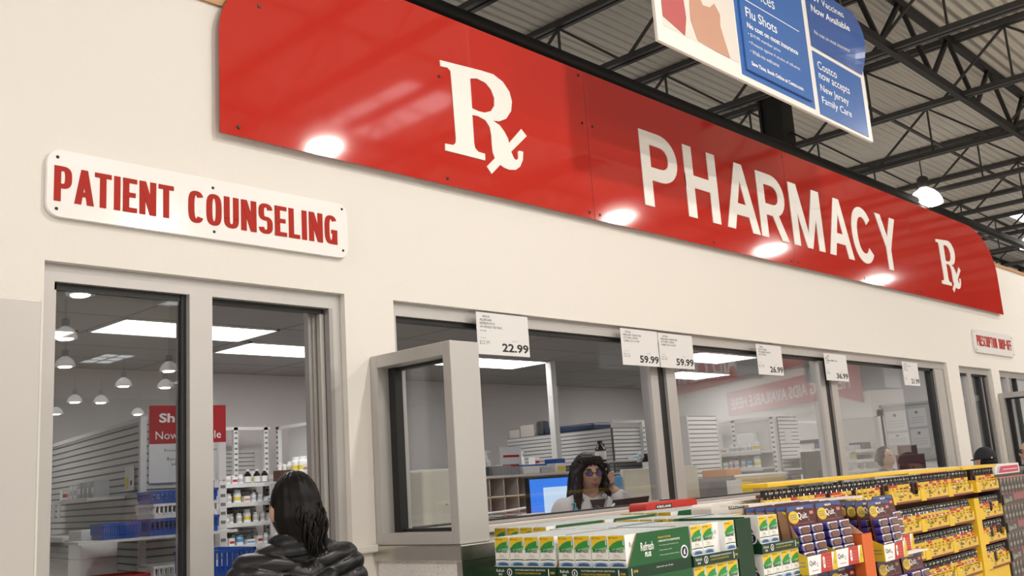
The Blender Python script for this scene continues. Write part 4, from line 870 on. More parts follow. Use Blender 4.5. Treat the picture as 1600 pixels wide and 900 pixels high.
def slats(w, h, m=None, pitch=0.040, th=0.02):
    m = m or SLAT; b = MB(); b.box(0, w, 0.006, th, 0, h, SLATD)
    z = 0.0
    while z < h - 0.01: b.box(0, w, 0, 0.0065, z, min(z+pitch-.010, h), m); z += pitch
    return b
def upright(par, x, y, z0, z1, m=None):
    b = MB(); b.box(x-.022, x+.022, y-.02, y+.02, z0, z1, m or WHITE)
    z = z0 + .03
    while z < z1-.03: b.box(x-.014, x+.014, y-.0215, y-.0195, z, z+.018, SLATD); z += .05
    return b.build('upright', par)
def shelf(par, x0, x1, y0, y1, z):
    b = MB(); b.box(x0, x1, y0, y1, z-.018, z, SHELFM); b.box(x0, x1, y0-.006, y0, z-.032, z+.006, SHELFM); return b.build('shelf', par)

def bottle_mesh(kind):
    b = MB(); n = 10
    if kind == 'pill': b.lathe([(.026, 0), (.028, .004), (.028, .062), (.022, .070)], (0,0,0), MED_W, n); b.lathe([(.0285, .018), (.0285, .050)], (0,0,0), MED_L, n); b.lathe([(.022, .070), (.022, .090), (0, .090)], (0,0,0), MED_W, n)
    if kind == 'jar': b.lathe([(.034, 0), (.036, .004), (.036, .085), (.028, .095)], (0,0,0), MED_W, n); b.lathe([(.0365, .025), (.0365, .055)], (0,0,0), MED_Y, n); b.lathe([(.029, .095), (.029, .118), (0, .118)], (0,0,0), MED_W, n)
    if kind == 'dark': b.lathe([(.030, 0), (.032, .004), (.032, .080), (.014, .105), (.014, .112)], (0,0,0), MED_D, n); b.lathe([(.0326, .012), (.0326, .066)], (0,0,0), MED_W, n); b.lathe([(.016, .112), (.016, .130), (0, .130)], (0,0,0), MED_W, n)
    if kind == 'amber': b.lathe([(.030, 0), (.032, .004), (.032, .088), (.014, .112), (.014, .120)], (0,0,0), MED_A, n); b.lathe([(.0326, .010), (.0326, .040)], (0,0,0), MED_W, n); b.lathe([(.016, .120), (.016, .138), (0, .138)], (0,0,0), MED_W, n)
    if kind == 'blue': b.lathe([(.034, 0), (.036, .004), (.036, .062), (.034, .066)], (0,0,0), MED_W, n); b.lathe([(.0368, .028), (.0368, .062)], (0,0,0), MED_B, n); b.lathe([(.034, .066), (.034, .085), (0, .085)], (0,0,0), MED_B, n)
    if kind == 'jug': b.lathe([(.045, 0), (.047, .005), (.047, .10), (.02, .14), (.018, .15)], (0,0,0), MED_D, n); b.lathe([(.0476, .015), (.0476, .085)], (0,0,0), MED_W, n); b.lathe([(.021, .15), (.021, .17), (0, .17)], (0,0,0), INK, n); b.tube([(.018, 0, .14), (.05, 0, .145), (.055, 0, .11), (.047, 0, .09)], .006, MED_D, 6)
    if kind == 'pump': b.lathe([(.028, 0), (.03, .004), (.03, .085), (.012, .10), (.012, .12), (.008, .12), (.008, .15), (0, .15)], (0,0,0), MED_W, n); b.box(-.005, .03, -.006, .006, .14, .15, MED_W)
    if kind == 'green': b.lathe([(.024, 0), (.026, .004), (.026, .085), (.014, .10)], (0,0,0), TEAL, n); b.lathe([(.014, .10), (.014, .118), (0, .118)], (0,0,0), MED_W, n)
    return b.mesh('medicine_bottle', True)
BM_ = {k: bottle_mesh(k) for k in ('pill', 'jar', 'dark', 'amber', 'blue', 'jug', 'pump', 'green')}
BN = {'pill': 'pill_bottle', 'jar': 'pill_jar', 'dark': 'syrup_bottle', 'amber': 'syrup_bottle', 'blue': 'ointment_tub', 'jug': 'solution_jug', 'pump': 'pump_bottle', 'green': 'syrup_bottle'}
BD = {'pill': 'small white pill bottle', 'jar': 'white pill jar with yellow label', 'dark': 'dark bottle with white label', 'amber': 'reddish amber syrup bottle', 'blue': 'white tub with blue lid', 'jug': 'dark brown jug with white label', 'pump': 'white pump bottle', 'green': 'green bottle with white cap'}
def carton_mesh(m1, m2, w, d, h):
    b = MB(); b.box(-w/2, w/2, -d/2, d/2, 0, h, m1); b.box(-w/2+.004, w/2-.004, -d/2-.0006, -d/2, h*.3, h*.62, m2); return b.mesh('medicine_carton')
CM_ = [carton_mesh(MED_W, MED_L, .05, .08, .075), carton_mesh(MED_W, MED_B, .09, .07, .045), carton_mesh(MED_W, MED_O, .06, .07, .06), carton_mesh(MED_L, MED_W, .04, .08, .085), carton_mesh(MED_W, REDP, .055, .06, .07)]
CD = ['small white carton', 'flat white carton with blue stripe', 'white carton with orange stripe', 'slim grey and white carton', 'white carton with red stripe']
def put(kind, p, where, s=1.0, rz=0.0):
    if isinstance(kind, int): o = bpy.data.objects.new('medicine_carton', CM_[kind]); lb, cat = CD[kind], 'carton'
    else: o = bpy.data.objects.new(BN[kind], BM_[kind]); lb, cat = BD[kind], 'bottle'
    COL.objects.link(o); o.location = p; o.scale = (s, s, s); o.rotation_euler = (0, 0, rz + random.uniform(-.12, .12))
    return tag(o, lb + ' ' + where, cat, lb + ' ' + where)
def row(M, x0, x1, y, z, kinds, where, gap=0.012, s=1.0):
    """stand things side by side along the local x axis from x0 to x1"""
    x = x0; i = 0; wd = {'pill': .057, 'jar': .074, 'dark': .066, 'amber': .066, 'blue': .074, 'jug': .11, 'pump': .062, 'green': .054, 0: .052, 1: .092, 2: .062, 3: .042, 4: .057}
    rz = math.atan2(M[1][0], M[0][0])
    while True:
        k = kinds[i % len(kinds)]; i += 1
        if k is None: x += .06; 
        else:
            w = wd[k]*s
            if x + w > x1: break
            p = M @ V((x + w/2, y + random.uniform(-.01, .01), z)); put(k, p, where, s, rz); x += w + gap + random.uniform(0, .012)
        if x > x1: break

def basket(p, rz, w, d, h, m, label, n=16):
    t = thing('plastic_basket', label, 'basket', p, rz)
    b = MB(); b.box(-w/2+.012, w/2-.012, -d/2+.012, d/2-.012, 0, .004, m)
    b.box(-w/2, w/2, -d/2, -d/2+.008, h-.014, h, m); b.box(-w/2, w/2, d/2-.008, d/2, h-.014, h, m); b.box(-w/2, -w/2+.008, -d/2, d/2, h-.014, h, m); b.box(w/2-.008, w/2, -d/2, d/2, h-.014, h, m)
    b.box(-w/2+.01, w/2-.01, -d/2+.008, -d/2+.012, 0, h*.38, m); b.box(-w/2+.01, w/2-.01, d/2-.012, d/2-.008, 0, h*.38, m); b.box(-w/2+.008, -w/2+.012, -d/2+.01, d/2-.01, 0, h*.38, m); b.box(w/2-.012, w/2-.008, -d/2+.01, d/2-.01, 0, h*.38, m)
    for i in range(n):
        x = -w/2 + .012 + (w-.024)*i/(n-1)
        for y in (-d/2+.006, d/2-.006): b.box(x-.004, x+.004, y-.003, y+.003, h*.3, h-.012, m)
    for i in range(max(4, int(n*d/w))):
        y = -d/2 + .012 + (d-.024)*i/(max(4, int(n*d/w))-1)
        for x in (-w/2+.006, w/2-.006): b.box(x-.003, x+.003, y-.004, y+.004, h*.3, h-.012, m)
    b.build('basket_body', t); return t

# A: slatted aisle unit behind the counseling window
A = thing('slatwall_unit', 'grey slatwall aisle unit behind the fixed pane of the counseling window', 'shelving', (2.60, 2.10, 0), math.radians(-9.7))
MA = Matrix.Translation((2.60, 2.10, 0)) @ Matrix.Rotation(math.radians(-9.7), 4, 'Z')
sb = slats(3.1, 1.98); sb.v = [(y_, 3.12 - x_, z_) for x_, y_, z_ in sb.v]; sb.build('slat_side', A)
sb = slats(0.40, 1.98); sb.v = [(x_ + .02, y_, z_) for x_, y_, z_ in sb.v]; sb.build('slat_end', A)
MB().box(.02, .42, .02, 3.12, 0, 1.96, SLATD).build('core', A)
b = MB(); b.box(-.012, .022, -.012, .022, 0, 2.0, SHELFM); b.build('corner_trim', A); MB().box(.405, .43, -.012, .022, 0, 2.0, SHELFM).build('corner_trim', A); MB().box(-.006, .03, .02, 3.12, 1.975, 2.0, SHELFM).build('top_trim', A)
for (y0, y1, z, dp) in ((.32, 1.75, 1.575, .20), (.25, 3.1, 1.365, .34), (.55, 3.1, 1.165, .36)):
    b = MB(); b.box(-dp, -.002, y0, y1, z-.015, z, SHELFM); b.box(-dp-.006, -dp, y0, y1, z-.022, z+.004, SHELFM); b.build('shelf', A)
    for k in range(5):
        yy = y0 + .62 + k*.145
        if yy < y1: MB().box(-dp-.009, -dp-.006, yy, yy+.075, z-.10, z-.005, PAPER).build('price_tag', A)
b = MB(); b.box(-.40, .42, -.32, -.002, 1.338, 1.352, SHELFM); b.build('shelf', A)
b = MB(); b.box(-.42, .42, -.34, -.002, 1.085, 1.10, SHELFM); b.build('shelf', A)
RA = lambda x, y, z: MA @ V((x, y, z))
R9 = math.radians(-9.7)
t = thing('shop_sign', 'white and red vaccine sign on the slatted aisle unit, partly behind the window stile', 'sign', RA(.035, -.006, 1.63), R9)
MB().box(0, .44, -.006, 0, 0, .43, PAPER).build('board', t)
q = MB(); q.box(0, .44, -.0065, -.006, .215, .43, mat('sign_crimson', (0.42, 0.02, 0.025), 0.45)); q.build('red_header', t)
q = MB(); q.text('Shingrix', (.055, -.0072, .318), X*.31, Z*.068, BXW, .03); q.text('Now Available', (.035, -.0072, .24), X*.375, Z*.044, BXW, 0)
for s_, x_, z_, w_ in (('Protects against shingles', .085, .165, .30), ('Recommended for', .10, .120, .21), ('adults 50 and over', .125, .092, .21)): q.build('sign_print', t); q = MB(); q.text(s_, (x_, -.0068, z_), X*w_, Z*.020, INK, 0, 1)
q.build('sign_print', t); q = MB(); q.text('COSTCO', (.155, -.0068, .040), X*.20, Z*.034, REDLET, .05, 2); q.box(.155, .355, -.0068, -.0063, .026, .033, NAVY); q.build('shop_logo', t)
t = thing('notice_card', 'white card with a yellow disc at the corner of the slatted aisle unit', 'card', RA(-.012, .10, 1.60), R9)
q = MB(); q.box(-.004, 0, 0, .17, 0, .135, PAPER); q.flat(([(math.cos(i*.4189)*.037, math.sin(i*.4189)*.037) for i in range(15)], [tuple(range(15))]), (-.0046, .125, .045), -Y, Z, MED_Y); q.box(-.0046, -.004, .03, .06, .03, .055, INK); q.build('card', t)
wh = 'on the upper shelf of the slatted aisle unit'
for i, k in enumerate((3, 3, 3, 3, 0, 0, 2)): put(k, RA(-.11, .42+.10*i, 1.576), wh, 1.12, math.radians(-100))
put(4, RA(-.11, 1.25, 1.576), 'at the far end of the upper slatted shelf', 1.0, R9)
put('jar', RA(-.14, 2.3, 1.366), 'on the middle shelf of the slatted aisle unit', 1.0); put(0, RA(-.14, 2.1, 1.366), 'beside the yellow jar of the slatted aisle unit', 1.2)
put(2, RA(-.16, 2.6, 1.166), 'far on the lowest slatted shelf'); put(0, RA(-.16, 2.4, 1.166), 'on the lowest slatted shelf', 1.3); put(3, RA(-.16, 2.2, 1.166), 'on the lowest slatted shelf beside the blue tub', 1.3)
tag(MB().lathe([(.07, 0), (.075, .005), (.075, .15), (.07, .155), (0, .155)], RA(-.16, 1.95, 1.166), mat('steel_blue_plastic', (0.06, 0.12, 0.22), 0.4), 16).build('storage_tub'), 'steel blue round tub on the lowest slatted shelf', 'tub')
for i, (y_, h_) in enumerate(((2.85, .20), (2.68, .15))): tag(MB().box(-.07, .07, -.07, .07, 0, h_, DGREY, .006).build('dark_carton'), ('taller', 'shorter')[i] + ' dark carton at the back of the lowest slatted shelf', 'carton'); bpy.data.objects['dark_carton' if i == 0 else 'dark_carton.001'].location = RA(-.2, y_, 1.1655)
for i in range(2): tag(MB().box(-.10, .10, -.08, .08, 0, .15, MED_W, .004).build('paper_stack'), ('lower white carton by the near end of the slatted aisle unit', 'upper white carton stacked by the near end of the slatted aisle unit')[i], 'carton'); bpy.data.objects['paper_stack' if i == 0 else 'paper_stack.001'].location = RA(-.22, .12, 1.102 + .1515*i)
basket(RA(.13, -.17, 1.353), R9, .38, .30, .085, BLUEP, 'lower blue basket on the end shelf below the vaccine sign')
basket(RA(.14, -.17, 1.44), R9 + .03, .36, .29, .075, WHITEP, 'white basket between two blue baskets below the vaccine sign')
basket(RA(.14, -.17, 1.517), R9 - .05, .36, .29, .065, BLUEP, 'upper blue basket of the stack below the vaccine sign')
basket(RA(-.19, -.20, 1.353), R9, .20, .24, .08, BLUEP, 'small blue basket beside the stacked baskets')
basket(RA(.16, -.19, 1.101), R9, .40, .28, .10, WHITEP, 'white basket on the lowest end shelf of the slatted aisle unit')
basket(RA(-.18, -.19, 1.101), R9, .26, .28, .07, REDP, 'red basket beside the white basket of the slatted aisle unit')
upright(A, .455, .01, 0, 1.62)
basket((2.64, 1.40, 1.12), 0, .26, .34, .155, BLUEP, 'blue basket seen through the open half of the counseling window', 10)
tag(MB().box(2.30, 2.86, 1.18, 1.62, 1.09, 1.12, BEIGEL).box(2.34, 2.82, 1.22, 1.58, 0, 1.09, BEIGE).build('counter'), 'beige counter block under the blue basket in the open window half', 'counter')

# B: back wall shelving, C: side section
Bk = thing('wall_shelving', 'white open shelving along the back wall with rows of pill bottles', 'shelving', (4.1, 5.2, 0))
for x_ in (.02, .94, 1.27): upright(Bk, x_, 0, 0, 2.19)
b = MB(); b.box(0, 1.32, -.02, .02, 2.165, 2.195, WHITE); b.build('top_rail', Bk)
sb = slats(1.26, 1.98); sb.v = [(x_+.02, y_+.2, z_) for x_, y_, z_ in sb.v]; sb.build('slat_back', Bk)
MB_ = Matrix.Translation((4.1, 5.2, 0))
for z, kinds, wh in ((1.655, [1, 0, 'pill', 2, 'pill', 1, 'pill', 0, 4, 'pill', 'dark', 'dark', 'dark', 'amber', 'amber'], 'on the top shelf along the back wall'), (1.485, ['jar', 2, 'pill', 'pill', 1, 0, 1, 'pill'], 'on the second shelf along the back wall'), (1.305, ['pill', 'pill', 'jar', 'pill', 'pill', 0, 'pill', 'pill', 3], 'on the third shelf along the back wall'), (1.11, [0, 4, 'blue', 1, 4, 'pill', 2], 'on the lowest shelf along the back wall')):
    shelf(Bk, .04, 1.25, -.30, .19, z); row(MB_, .08, 1.22, -.22, z, kinds, wh); row(MB_, .10, 1.20, -.02, z, ['pill', 0, 'jar', 1, 'pill'], 'deep on ' + wh[3:].replace('along the back wall', 'of the back wall'))
Cs = thing('wall_shelving', 'white slatted side shelving right of the back wall shelving', 'shelving', (5.50, 5.18, 0), -HP)
upright(Cs, .02, 0, 0, 2.19); upright(Cs, 1.2, 0, 0, 2.19)
b = MB(); b.box(0, 1.22, -.02, .02, 2.165, 2.195, WHITE); b.build('top_rail', Cs)
sb = slats(0.80, 2.15, SLATL); sb.v = [(x_+.40, y_+.1, z_) for x_, y_, z_ in sb.v]; sb.build('slat_back', Cs); MB().box(.04, .40, .1, .12, 0, 2.15, SHELFM).build('back_panel', Cs)
MC = Matrix.Translation((5.50, 5.18, 0)) @ Matrix.Rotation(-HP, 4, 'Z')
for z, kinds, wh in ((1.72, [0, 'pill', 'jar', 'jar', 2, 'pill', 'pill'], 'on the upper shelf of the side shelving'), (1.53, ['blue', 'blue', 'blue', 'pill', 'blue'], 'on the middle shelf of the side shelving'), (1.33, ['pill', 'pill', 0, 'pill'], 'on the lower shelf of the side shelving')):
    shelf(Cs, .04, 1.18, -.25, .09, z); row(MC, .36, 1.16, -.18, z, kinds, wh, s=1.25)
vc = thing('vial_crate', 'brown crate of small vials at the corner of the back shelving', 'crate', (5.30, 4.72, 1.655))
MB().box(-.12, .10, -.06, .06, 0, .10, mat('brown_carton', (0.08, 0.035, 0.02), .6), .004).build('crate_body', vc)
for i in range(4): MB().lathe([(.02, .10), (.02, .13), (.022, .13), (.022, .15), (0, .15)], (-.085 + .05*i, 0, 0), MED_W, 10).build('vial_cap', vc)
b = MB(); b.box(5.10, 5.245, 4.62, 4.80, 1.637, 1.654, SHELFM); b.box(5.12, 5.14, 4.66, 4.74, 0, 1.637, SHELFM); b.box(5.21, 5.23, 4.66, 4.74, 0, 1.637, SHELFM); tag(b.build('corner_stand'), 'narrow white stand carrying the brown crate of vials', 'stand')

# ledge inside the long window and things standing on it
tag(MB().box(2.72, 9.06, .175, .31, 1.19, 1.22, BEIGEL, .004).box(2.74, 9.04, .19, .29, 0, 1.19, BEIGE).build('counter_ledge'), 'narrow beige counter ledge along the inside of the long window', 'counter')
mo = thing('equipment_case', 'cream equipment case with ports standing behind the partition pane', 'case', (2.97, .19, 1.221))
MB().box(0, .33, 0, .11, 0, .365, CREAMP, .012).build('case_body', mo)
q = MB(); q.box(.17, .25, -.0008, 0, .145, .165, MED_L)
for (a, c) in ((.14, .20), (.27, .20), (.14, .09), (.27, .09)): q.box(a, a+.006, -.001, 0, c, c+.006, INK)
q.build('port_marks', mo); q = MB(); q.box(.13, .185, -.04, 0, .060, .082, mat('connector_blue', (0.02, 0.02, 0.12), .4), .003); q.tube([(.16, -.03, .06), (.165, -.045, .03), (.17, -.03, 0.002)], .004, WHITEP); q.build('connector', mo)
q = MB(); q.tube([(.24, -.002, .085), (.235, -.04, .095), (.215, -.05, .05), (.205, -.03, 0.004)], .004, WHITEP); q.lathe([(.012, -.006), (.014, 0)], (.26, 0, .08), INK, 10, axis='Y'); q.build('power_cord', mo)

# D: pigeonhole hutch
hu = thing('pigeonhole_hutch', 'beige pigeonhole hutch behind the pharmacist', 'hutch', (5.55, 2.5, 0))
b = MB(); nW, rH = .165, .15; n = 7; b.box(0, nW*n, .28, .30, .95, 1.555, BEIGE)
for i in range(n+1): b.box(nW*i-.006, nW*i+.006, 0, .28, .95, 1.545, BEIGE)
for k in range(5): b.box(-.006, nW*n+.006, 0, .28, .948+rH*k-.006, .948+rH*k+.006, BEIGEL)
b.build('pigeonholes', hu); MB().box(-.03, nW*n+.03, -.02, .32, 1.549, 1.568, BEIGEL).build('hutch_top', hu); MB().box(0, nW*n, .02, .3, 0, .94, BEIGE).build('hutch_base', hu)
MH = Matrix.Translation((5.55, 2.5, 1.5682))
wh = 'on top of the pigeonhole hutch'
put('jar', MH @ V((.10, .10, 0)), wh, 1.0); put('pump', MH @ V((.22, .2, 0)), wh, 1.4); put('pump', MH @ V((.34, .2, 0)), wh, 1.4)
def solidbox(nm, label, cat, x0, x1, y0, y1, z0, z1, m, ch=.004): return tag(MB().box(x0, x1, y0, y1, z0, z1, m, ch).build(nm), label, cat)
solidbox('card_box', 'small black box at the left end of the pigeonhole hutch top', 'box', 5.58, 5.72, 2.50, 2.58, 1.5685, 1.64, DGREY)
solidbox('letter_tray', 'grey letter tray on the pigeonhole hutch, left of the paper stack', 'tray', 5.76, 5.98, 2.50, 2.66, 1.5685, 1.645, TILEG)
solidbox('letter_tray', 'second grey letter tray on the pigeonhole hutch, touching the paper stack', 'tray', 6.0, 6.10, 2.52, 2.68, 1.5685, 1.635, TILEG)
solidbox('paper_stack', 'stack of white paper on the pigeonhole hutch', 'paper', 6.115, 6.32, 2.49, 2.72, 1.5685, 1.63, PAPER)
solidbox('paper_stack', 'flat white and purple package right of the paper stack', 'package', 6.335, 6.48, 2.49, 2.72, 1.5685, 1.61, MED_L)
solidbox('blue_folder', 'blue folder lying across the white paper on the hutch', 'folder', 6.26, 6.46, 2.53, 2.70, 1.6315, 1.645, BLUEP, .002)
t = thing('tissue_box', 'white and yellow tissue box with blue top on the hutch', 'box', (6.60, 2.56, 1.5685)); MB().box(-.07, .07, -.06, .06, 0, .075, MED_W, .004).build('carton', t); MB().box(-.07, .07, -.06, .06, .0755, .115, BLUEP, .004).build('lid', t); MB().box(-.04, .06, -.0612, -.0602, .008, .05, MED_Y).build('label_print', t)
t = thing('notice_card', 'red and white notice standing on the hutch', 'card', (6.24, 2.74, 1.5685)); MB().box(-.13, .13, 0, .01, 0, .24, PAPER, .002).build('card', t); q = MB(); q.box(-.10, .10, -.001, 0, .15, .17, REDLET); q.box(-.11, .09, -.001, 0, .06, .09, REDLET); q.build('notice_print', t)
row(Matrix.Translation((6.30, 2.84, 1.5682)), -.5, .45, -.07, 0.0, ['pill', None, 0, 'pill', 'pill', None, 'pill', 2], 'at the back of the pigeonhole hutch top')

# E: tall slatted unit with an end panel (behind the hutch), blue tote and cartons on top
E_ = thing('slatwall_unit', 'long slatwall unit behind the pharmacist with bottles on its shelves', 'shelving', (8.25, 3.18, 0))
sb = slats(1.5, 2.0); sb.v = [(y_, 1.52 - x_, z_) for x_, y_, z_ in sb.v]; sb.build('slat_side', E_)
for a in (0, .5): sb = slats(.48, 2.0, SLATL); sb.v = [(x_+.02+a, y_, z_) for x_, y_, z_ in sb.v]; sb.build('slat_end', E_)
MB().box(.02, 1.0, .02, 1.52, 0, 1.99, SLATD).build('core', E_); upright(E_, .505, -.02, 0, 2.06); MB().box(0, 1.15, -.02, .0, 2.05, 2.075, SHELFM).build('top_rail', E_); upright(E_, 1.13, -.01, 0, 2.07)
b = MB(); b.box(-.28, -.002, .05, 1.5, 1.640, 1.655, SHELFM); b.build('shelf', E_)
shelf(E_, -.02, 1.1, -.30, -.002, 1.655); shelf(E_, -.05, 1.1, -.45, -.002, 1.535); MB().box(.1, 1.05, -.40, -.05, 0, 1.50, SHELFM).build('lower_cabinet', E_)
ME = Matrix.Translation((8.25, 3.18, 0))
row(ME, .08, 1.08, -.16, 1.656, [1, 'pill', 1, None, 2, 0, 2, 'pill', 0, 1], 'on the upper end shelf of the long slatwall unit')
row(ME, .0, 1.08, -.36, 1.536, ['jug', 'jug', 'dark', 0, 'pill', 'pill', 1, 'pill', 0, 'pill', 'pill'], 'on the lower end shelf of the long slatwall unit', gap=.006)
put('jug', (8.10, 3.235, 1.656), 'alone on the side shelf of the long slatwall unit', 1.25); put(4, (8.08, 4.15, 1.656), 'on the side shelf of the long slatwall unit', 1.5); put('pump', (8.1, 4.35, 1.656), 'on the side shelf of the long slatwall unit', 1.2)
solidbox('storage_tote', 'long dark blue tote lying on top of the long slatwall unit', 'tote', 8.28, 8.60, 3.45, 4.15, 1.9995, 2.075, mat('navy_plastic', (0.03, 0.045, 0.10), .4), .02)
solidbox('carton', 'pale carton on the far end of the long slatwall unit', 'carton', 8.27, 8.6, 4.30, 4.50, 1.9995, 2.13, mat('pale_carton', (.55, .50, .46), .7)); solidbox('carton', 'small pale carton on the long slatwall unit beside the dark gadget', 'carton', 8.27, 8.55, 4.52, 4.68, 1.9995, 2.09, mat('pale_carton'))
solidbox('dark_gadget', 'dark gadget on top of the long slatwall unit', 'gadget', 8.28, 8.4, 4.17, 4.27, 1.9995, 2.16, DGREY, .02)
solidbox('reflection_post', 'slim white post standing in for a reflection beside the long slatwall unit', 'post', 7.86, 7.935, 3.62, 3.695, 0, 2.749, WHITE)  # post modelled in place of a pale streak reflected in the glass

# F: slatted end panel unit, G: open shelf unit
Fu = thing('slatwall_unit', 'narrow slatted gondola end just right of the first mullion', 'shelving', (7.70, 1.88, 0))
sb = slats(.49, 2.0, SLATL); sb.build('slat_end', Fu); MB().box(.01, .48, .02, .16, 0, 1.99, SHELFM).build('core', Fu); MB().box(-.014, .0, -.006, .16, 0, 2.0, SHELFM).build('corner_trim', Fu); MB().box(.49, .504, -.006, .16, 0, 2.0, SHELFM).build('corner_trim', Fu)
Gu = thing('wall_shelving', 'white open shelf unit with a top rail and pill bottles in the middle window', 'shelving', (9.42, 2.95, 0), -HP)
for x_ in (.02, .52, .98): upright(Gu, x_, 0, 0, 2.0)
MB().box(0, 1.0, -.02, .02, 1.98, 2.01, WHITE).build('top_rail', Gu); MG = Matrix.Translation((9.42, 2.95, 0)) @ Matrix.Rotation(-HP, 4, 'Z')
for z, kinds, wh in ((1.655, ['pill', 'jar', 0, 'pill', 'pill', 'pill', 2, 'pill', 'pill', 'pill'], 'on the upper shelf of the open rail unit'), (1.49, ['pill', 'blue', 'jar', None, 'pill', 'green', 0, 'pill', 'pill'], 'on the lower shelf of the open rail unit'), (1.32, [0, 'pill', 2, 1], 'on the bottom shelf of the open rail unit')):
    shelf(Gu, .04, .96, -.26, .1, z); row(MG, .05, .95, -.20, z, kinds, wh, gap=.006)
for i, (x_, s_, h_, m_) in enumerate(((.34, .10, .14, MED_W), (.22, .10, .12, MED_L), (.10, .08, .10, mat('olive_carton', (.35, .33, .2), .6)), (.74, .15, .13, MED_W))):
    o = solidbox('carton', ('tall white carton', 'grey carton', 'olive carton', 'wide white carton')[i] + ' behind the bottles of the open rail unit', 'carton', -s_, s_*.3, -.05, .05, 0, h_*1.5, m_); o.location = MG @ V((x_, -.045, 1.656)); o.rotation_euler = (0, 0, -HP)
Gs = thing('slatwall_unit', 'slatted end with two shelves and a small notice in the middle window', 'shelving', (9.46, 1.92, 0))
sb = slats(.42, 2.0, SLATL); sb.build('slat_end', Gs); MB().box(.0, .42, .02, .9, 0, 1.99, SHELFM).build('core', Gs)
for z in (1.575, 1.46, 1.33): shelf(Gs, .02, .95, -.26, -.002, z)
upright(Gs, 1.22, 0, 0, 2.0); MB().box(.42, 1.22, -.01, .01, 1.93, 1.955, WHITE).build('top_rail', Gs); MB().box(.10, .24, -.006, 0, 1.73, 1.86, PAPER).build('notice', Gs); MB().box(.42, .95, 0, .02, 0, 1.55, SHELFM).build('back_panel', Gs)
MGs = Matrix.Translation((9.46, 1.92, 0))
row(MGs, .05, .92, -.18, 1.576, [4, 2, 4, 2, 2, 4], 'on the upper shelf of the slatted end'); row(MGs, .05, .92, -.18, 1.461, ['green', 'green', 'green', None, 'blue', 'dark', 'green'], 'on the middle shelf of the slatted end', s=.95); row(MGs, .05, .92, -.18, 1.331, [2, 2, 2, 0, 1], 'on the bottom shelf of the slatted end')

# H: end wall of the pharmacy: door, framed notices
d1 = MB(); d1.box(12.17, 12.2, 1.94, 2.02, 0, 2.10, WHITE); d1.box(12.17, 12.2, 2.60, 2.68, 0, 2.10, WHITE); d1.box(12.17, 12.2, 1.94, 2.68, 2.02, 2.10, WHITE); d1.box(12.18, 12.195, 2.02, 2.60, 0, 2.02, mat('door_paint', (.62, .60, .58), .5)); struct(d1.build('door_1'))
t = thing('notice_board', 'silver framed board with certificates on the end wall', 'notice board', (12.2, 1.98, 1.45), -HP)
q = MB(); W2, H2 = .70, .70
for (a, c, e_, f_) in ((0, W2, 0, .03), (0, W2, H2-.03, H2), (0, .03, 0, H2), (W2-.03, W2, 0, H2)): q.box(a, c, -.03, 0, e_, f_, ALU)
q.build('frame', t); MB().box(.03, W2-.03, -.012, 0, .03, H2-.03, mat('board_grey', (.52, .51, .50), .6)).build('backing', t)
for i, (a, c, w_, h_) in enumerate(((.05, .37, .26, .24), (.34, .40, .22, .22), (.05, .20, .26, .14), (.34, .14, .22, .23))):
    q = MB(); q.box(a, a+w_, -.014, -.012, c, c+h_, PAPER); q.box(a+w_*.4, a+w_*.55, -.0146, -.014, c+h_*.72, c+h_*.86, GREYINK)
    for k in range(3): q.box(a+.03, a+w_-.03, -.0146, -.014, c+h_*(.2+.14*k), c+h_*(.2+.14*k)+.008, MED_L)
    q.build('certificate', t)
t = thing('picture_frame', 'dark wooden frame with white and purple sheets on the end wall', 'frame', (12.2, 3.22, 1.32), -HP)
q = MB(); wd = mat('dark_wood', (.06, .04, .03), .5)
for (a, c, e_, f_) in ((0, .52, 0, .04), (0, .52, .44, .48), (0, .04, 0, .48), (.48, .52, 0, .48)): q.box(a, c, -.03, 0, e_, f_, wd)
q.build('frame', t); MB().box(.04, .30, -.012, 0, .04, .44, PAPER).build('white_sheet', t); MB().box(.30, .48, -.013, 0, .04, .44, mat('purple_sheet', (.10, .07, .18), .5)).build('purple_sheet', t)
t = thing('wall_shelving', 'small white shelves with bins at the end wall', 'shelving', (11.55, 2.1, 0))
for z in (1.62, 1.50, 1.38): shelf(t, 0, .55, -.02, .25, z)
upright(t, 0, .2, 0, 1.7); upright(t, .55, .2, 0, 1.7)
solidbox('storage_bin', 'dark bin on the small white shelves at the end wall', 'bin', 11.83, 12.07, 2.11, 2.28, 1.6205, 1.71, DGREY); solidbox('storage_bin', 'grey bin on the small white shelves at the end wall', 'bin', 11.58, 11.78, 2.11, 2.28, 1.6205, 1.68, MED_L)
put('jar', (11.70, 2.18, 1.501), 'on the small white shelves at the end wall'); solidbox('storage_bin', 'dark bin on the middle small shelf at the end wall', 'bin', 11.83, 12.05, 2.11, 2.28, 1.5005, 1.56, DGREY)
put(4, (11.70, 2.16, 1.381), 'on the lowest small shelf at the end wall'); put(0, (11.85, 2.16, 1.381), 'on the lowest small shelf at the end wall')

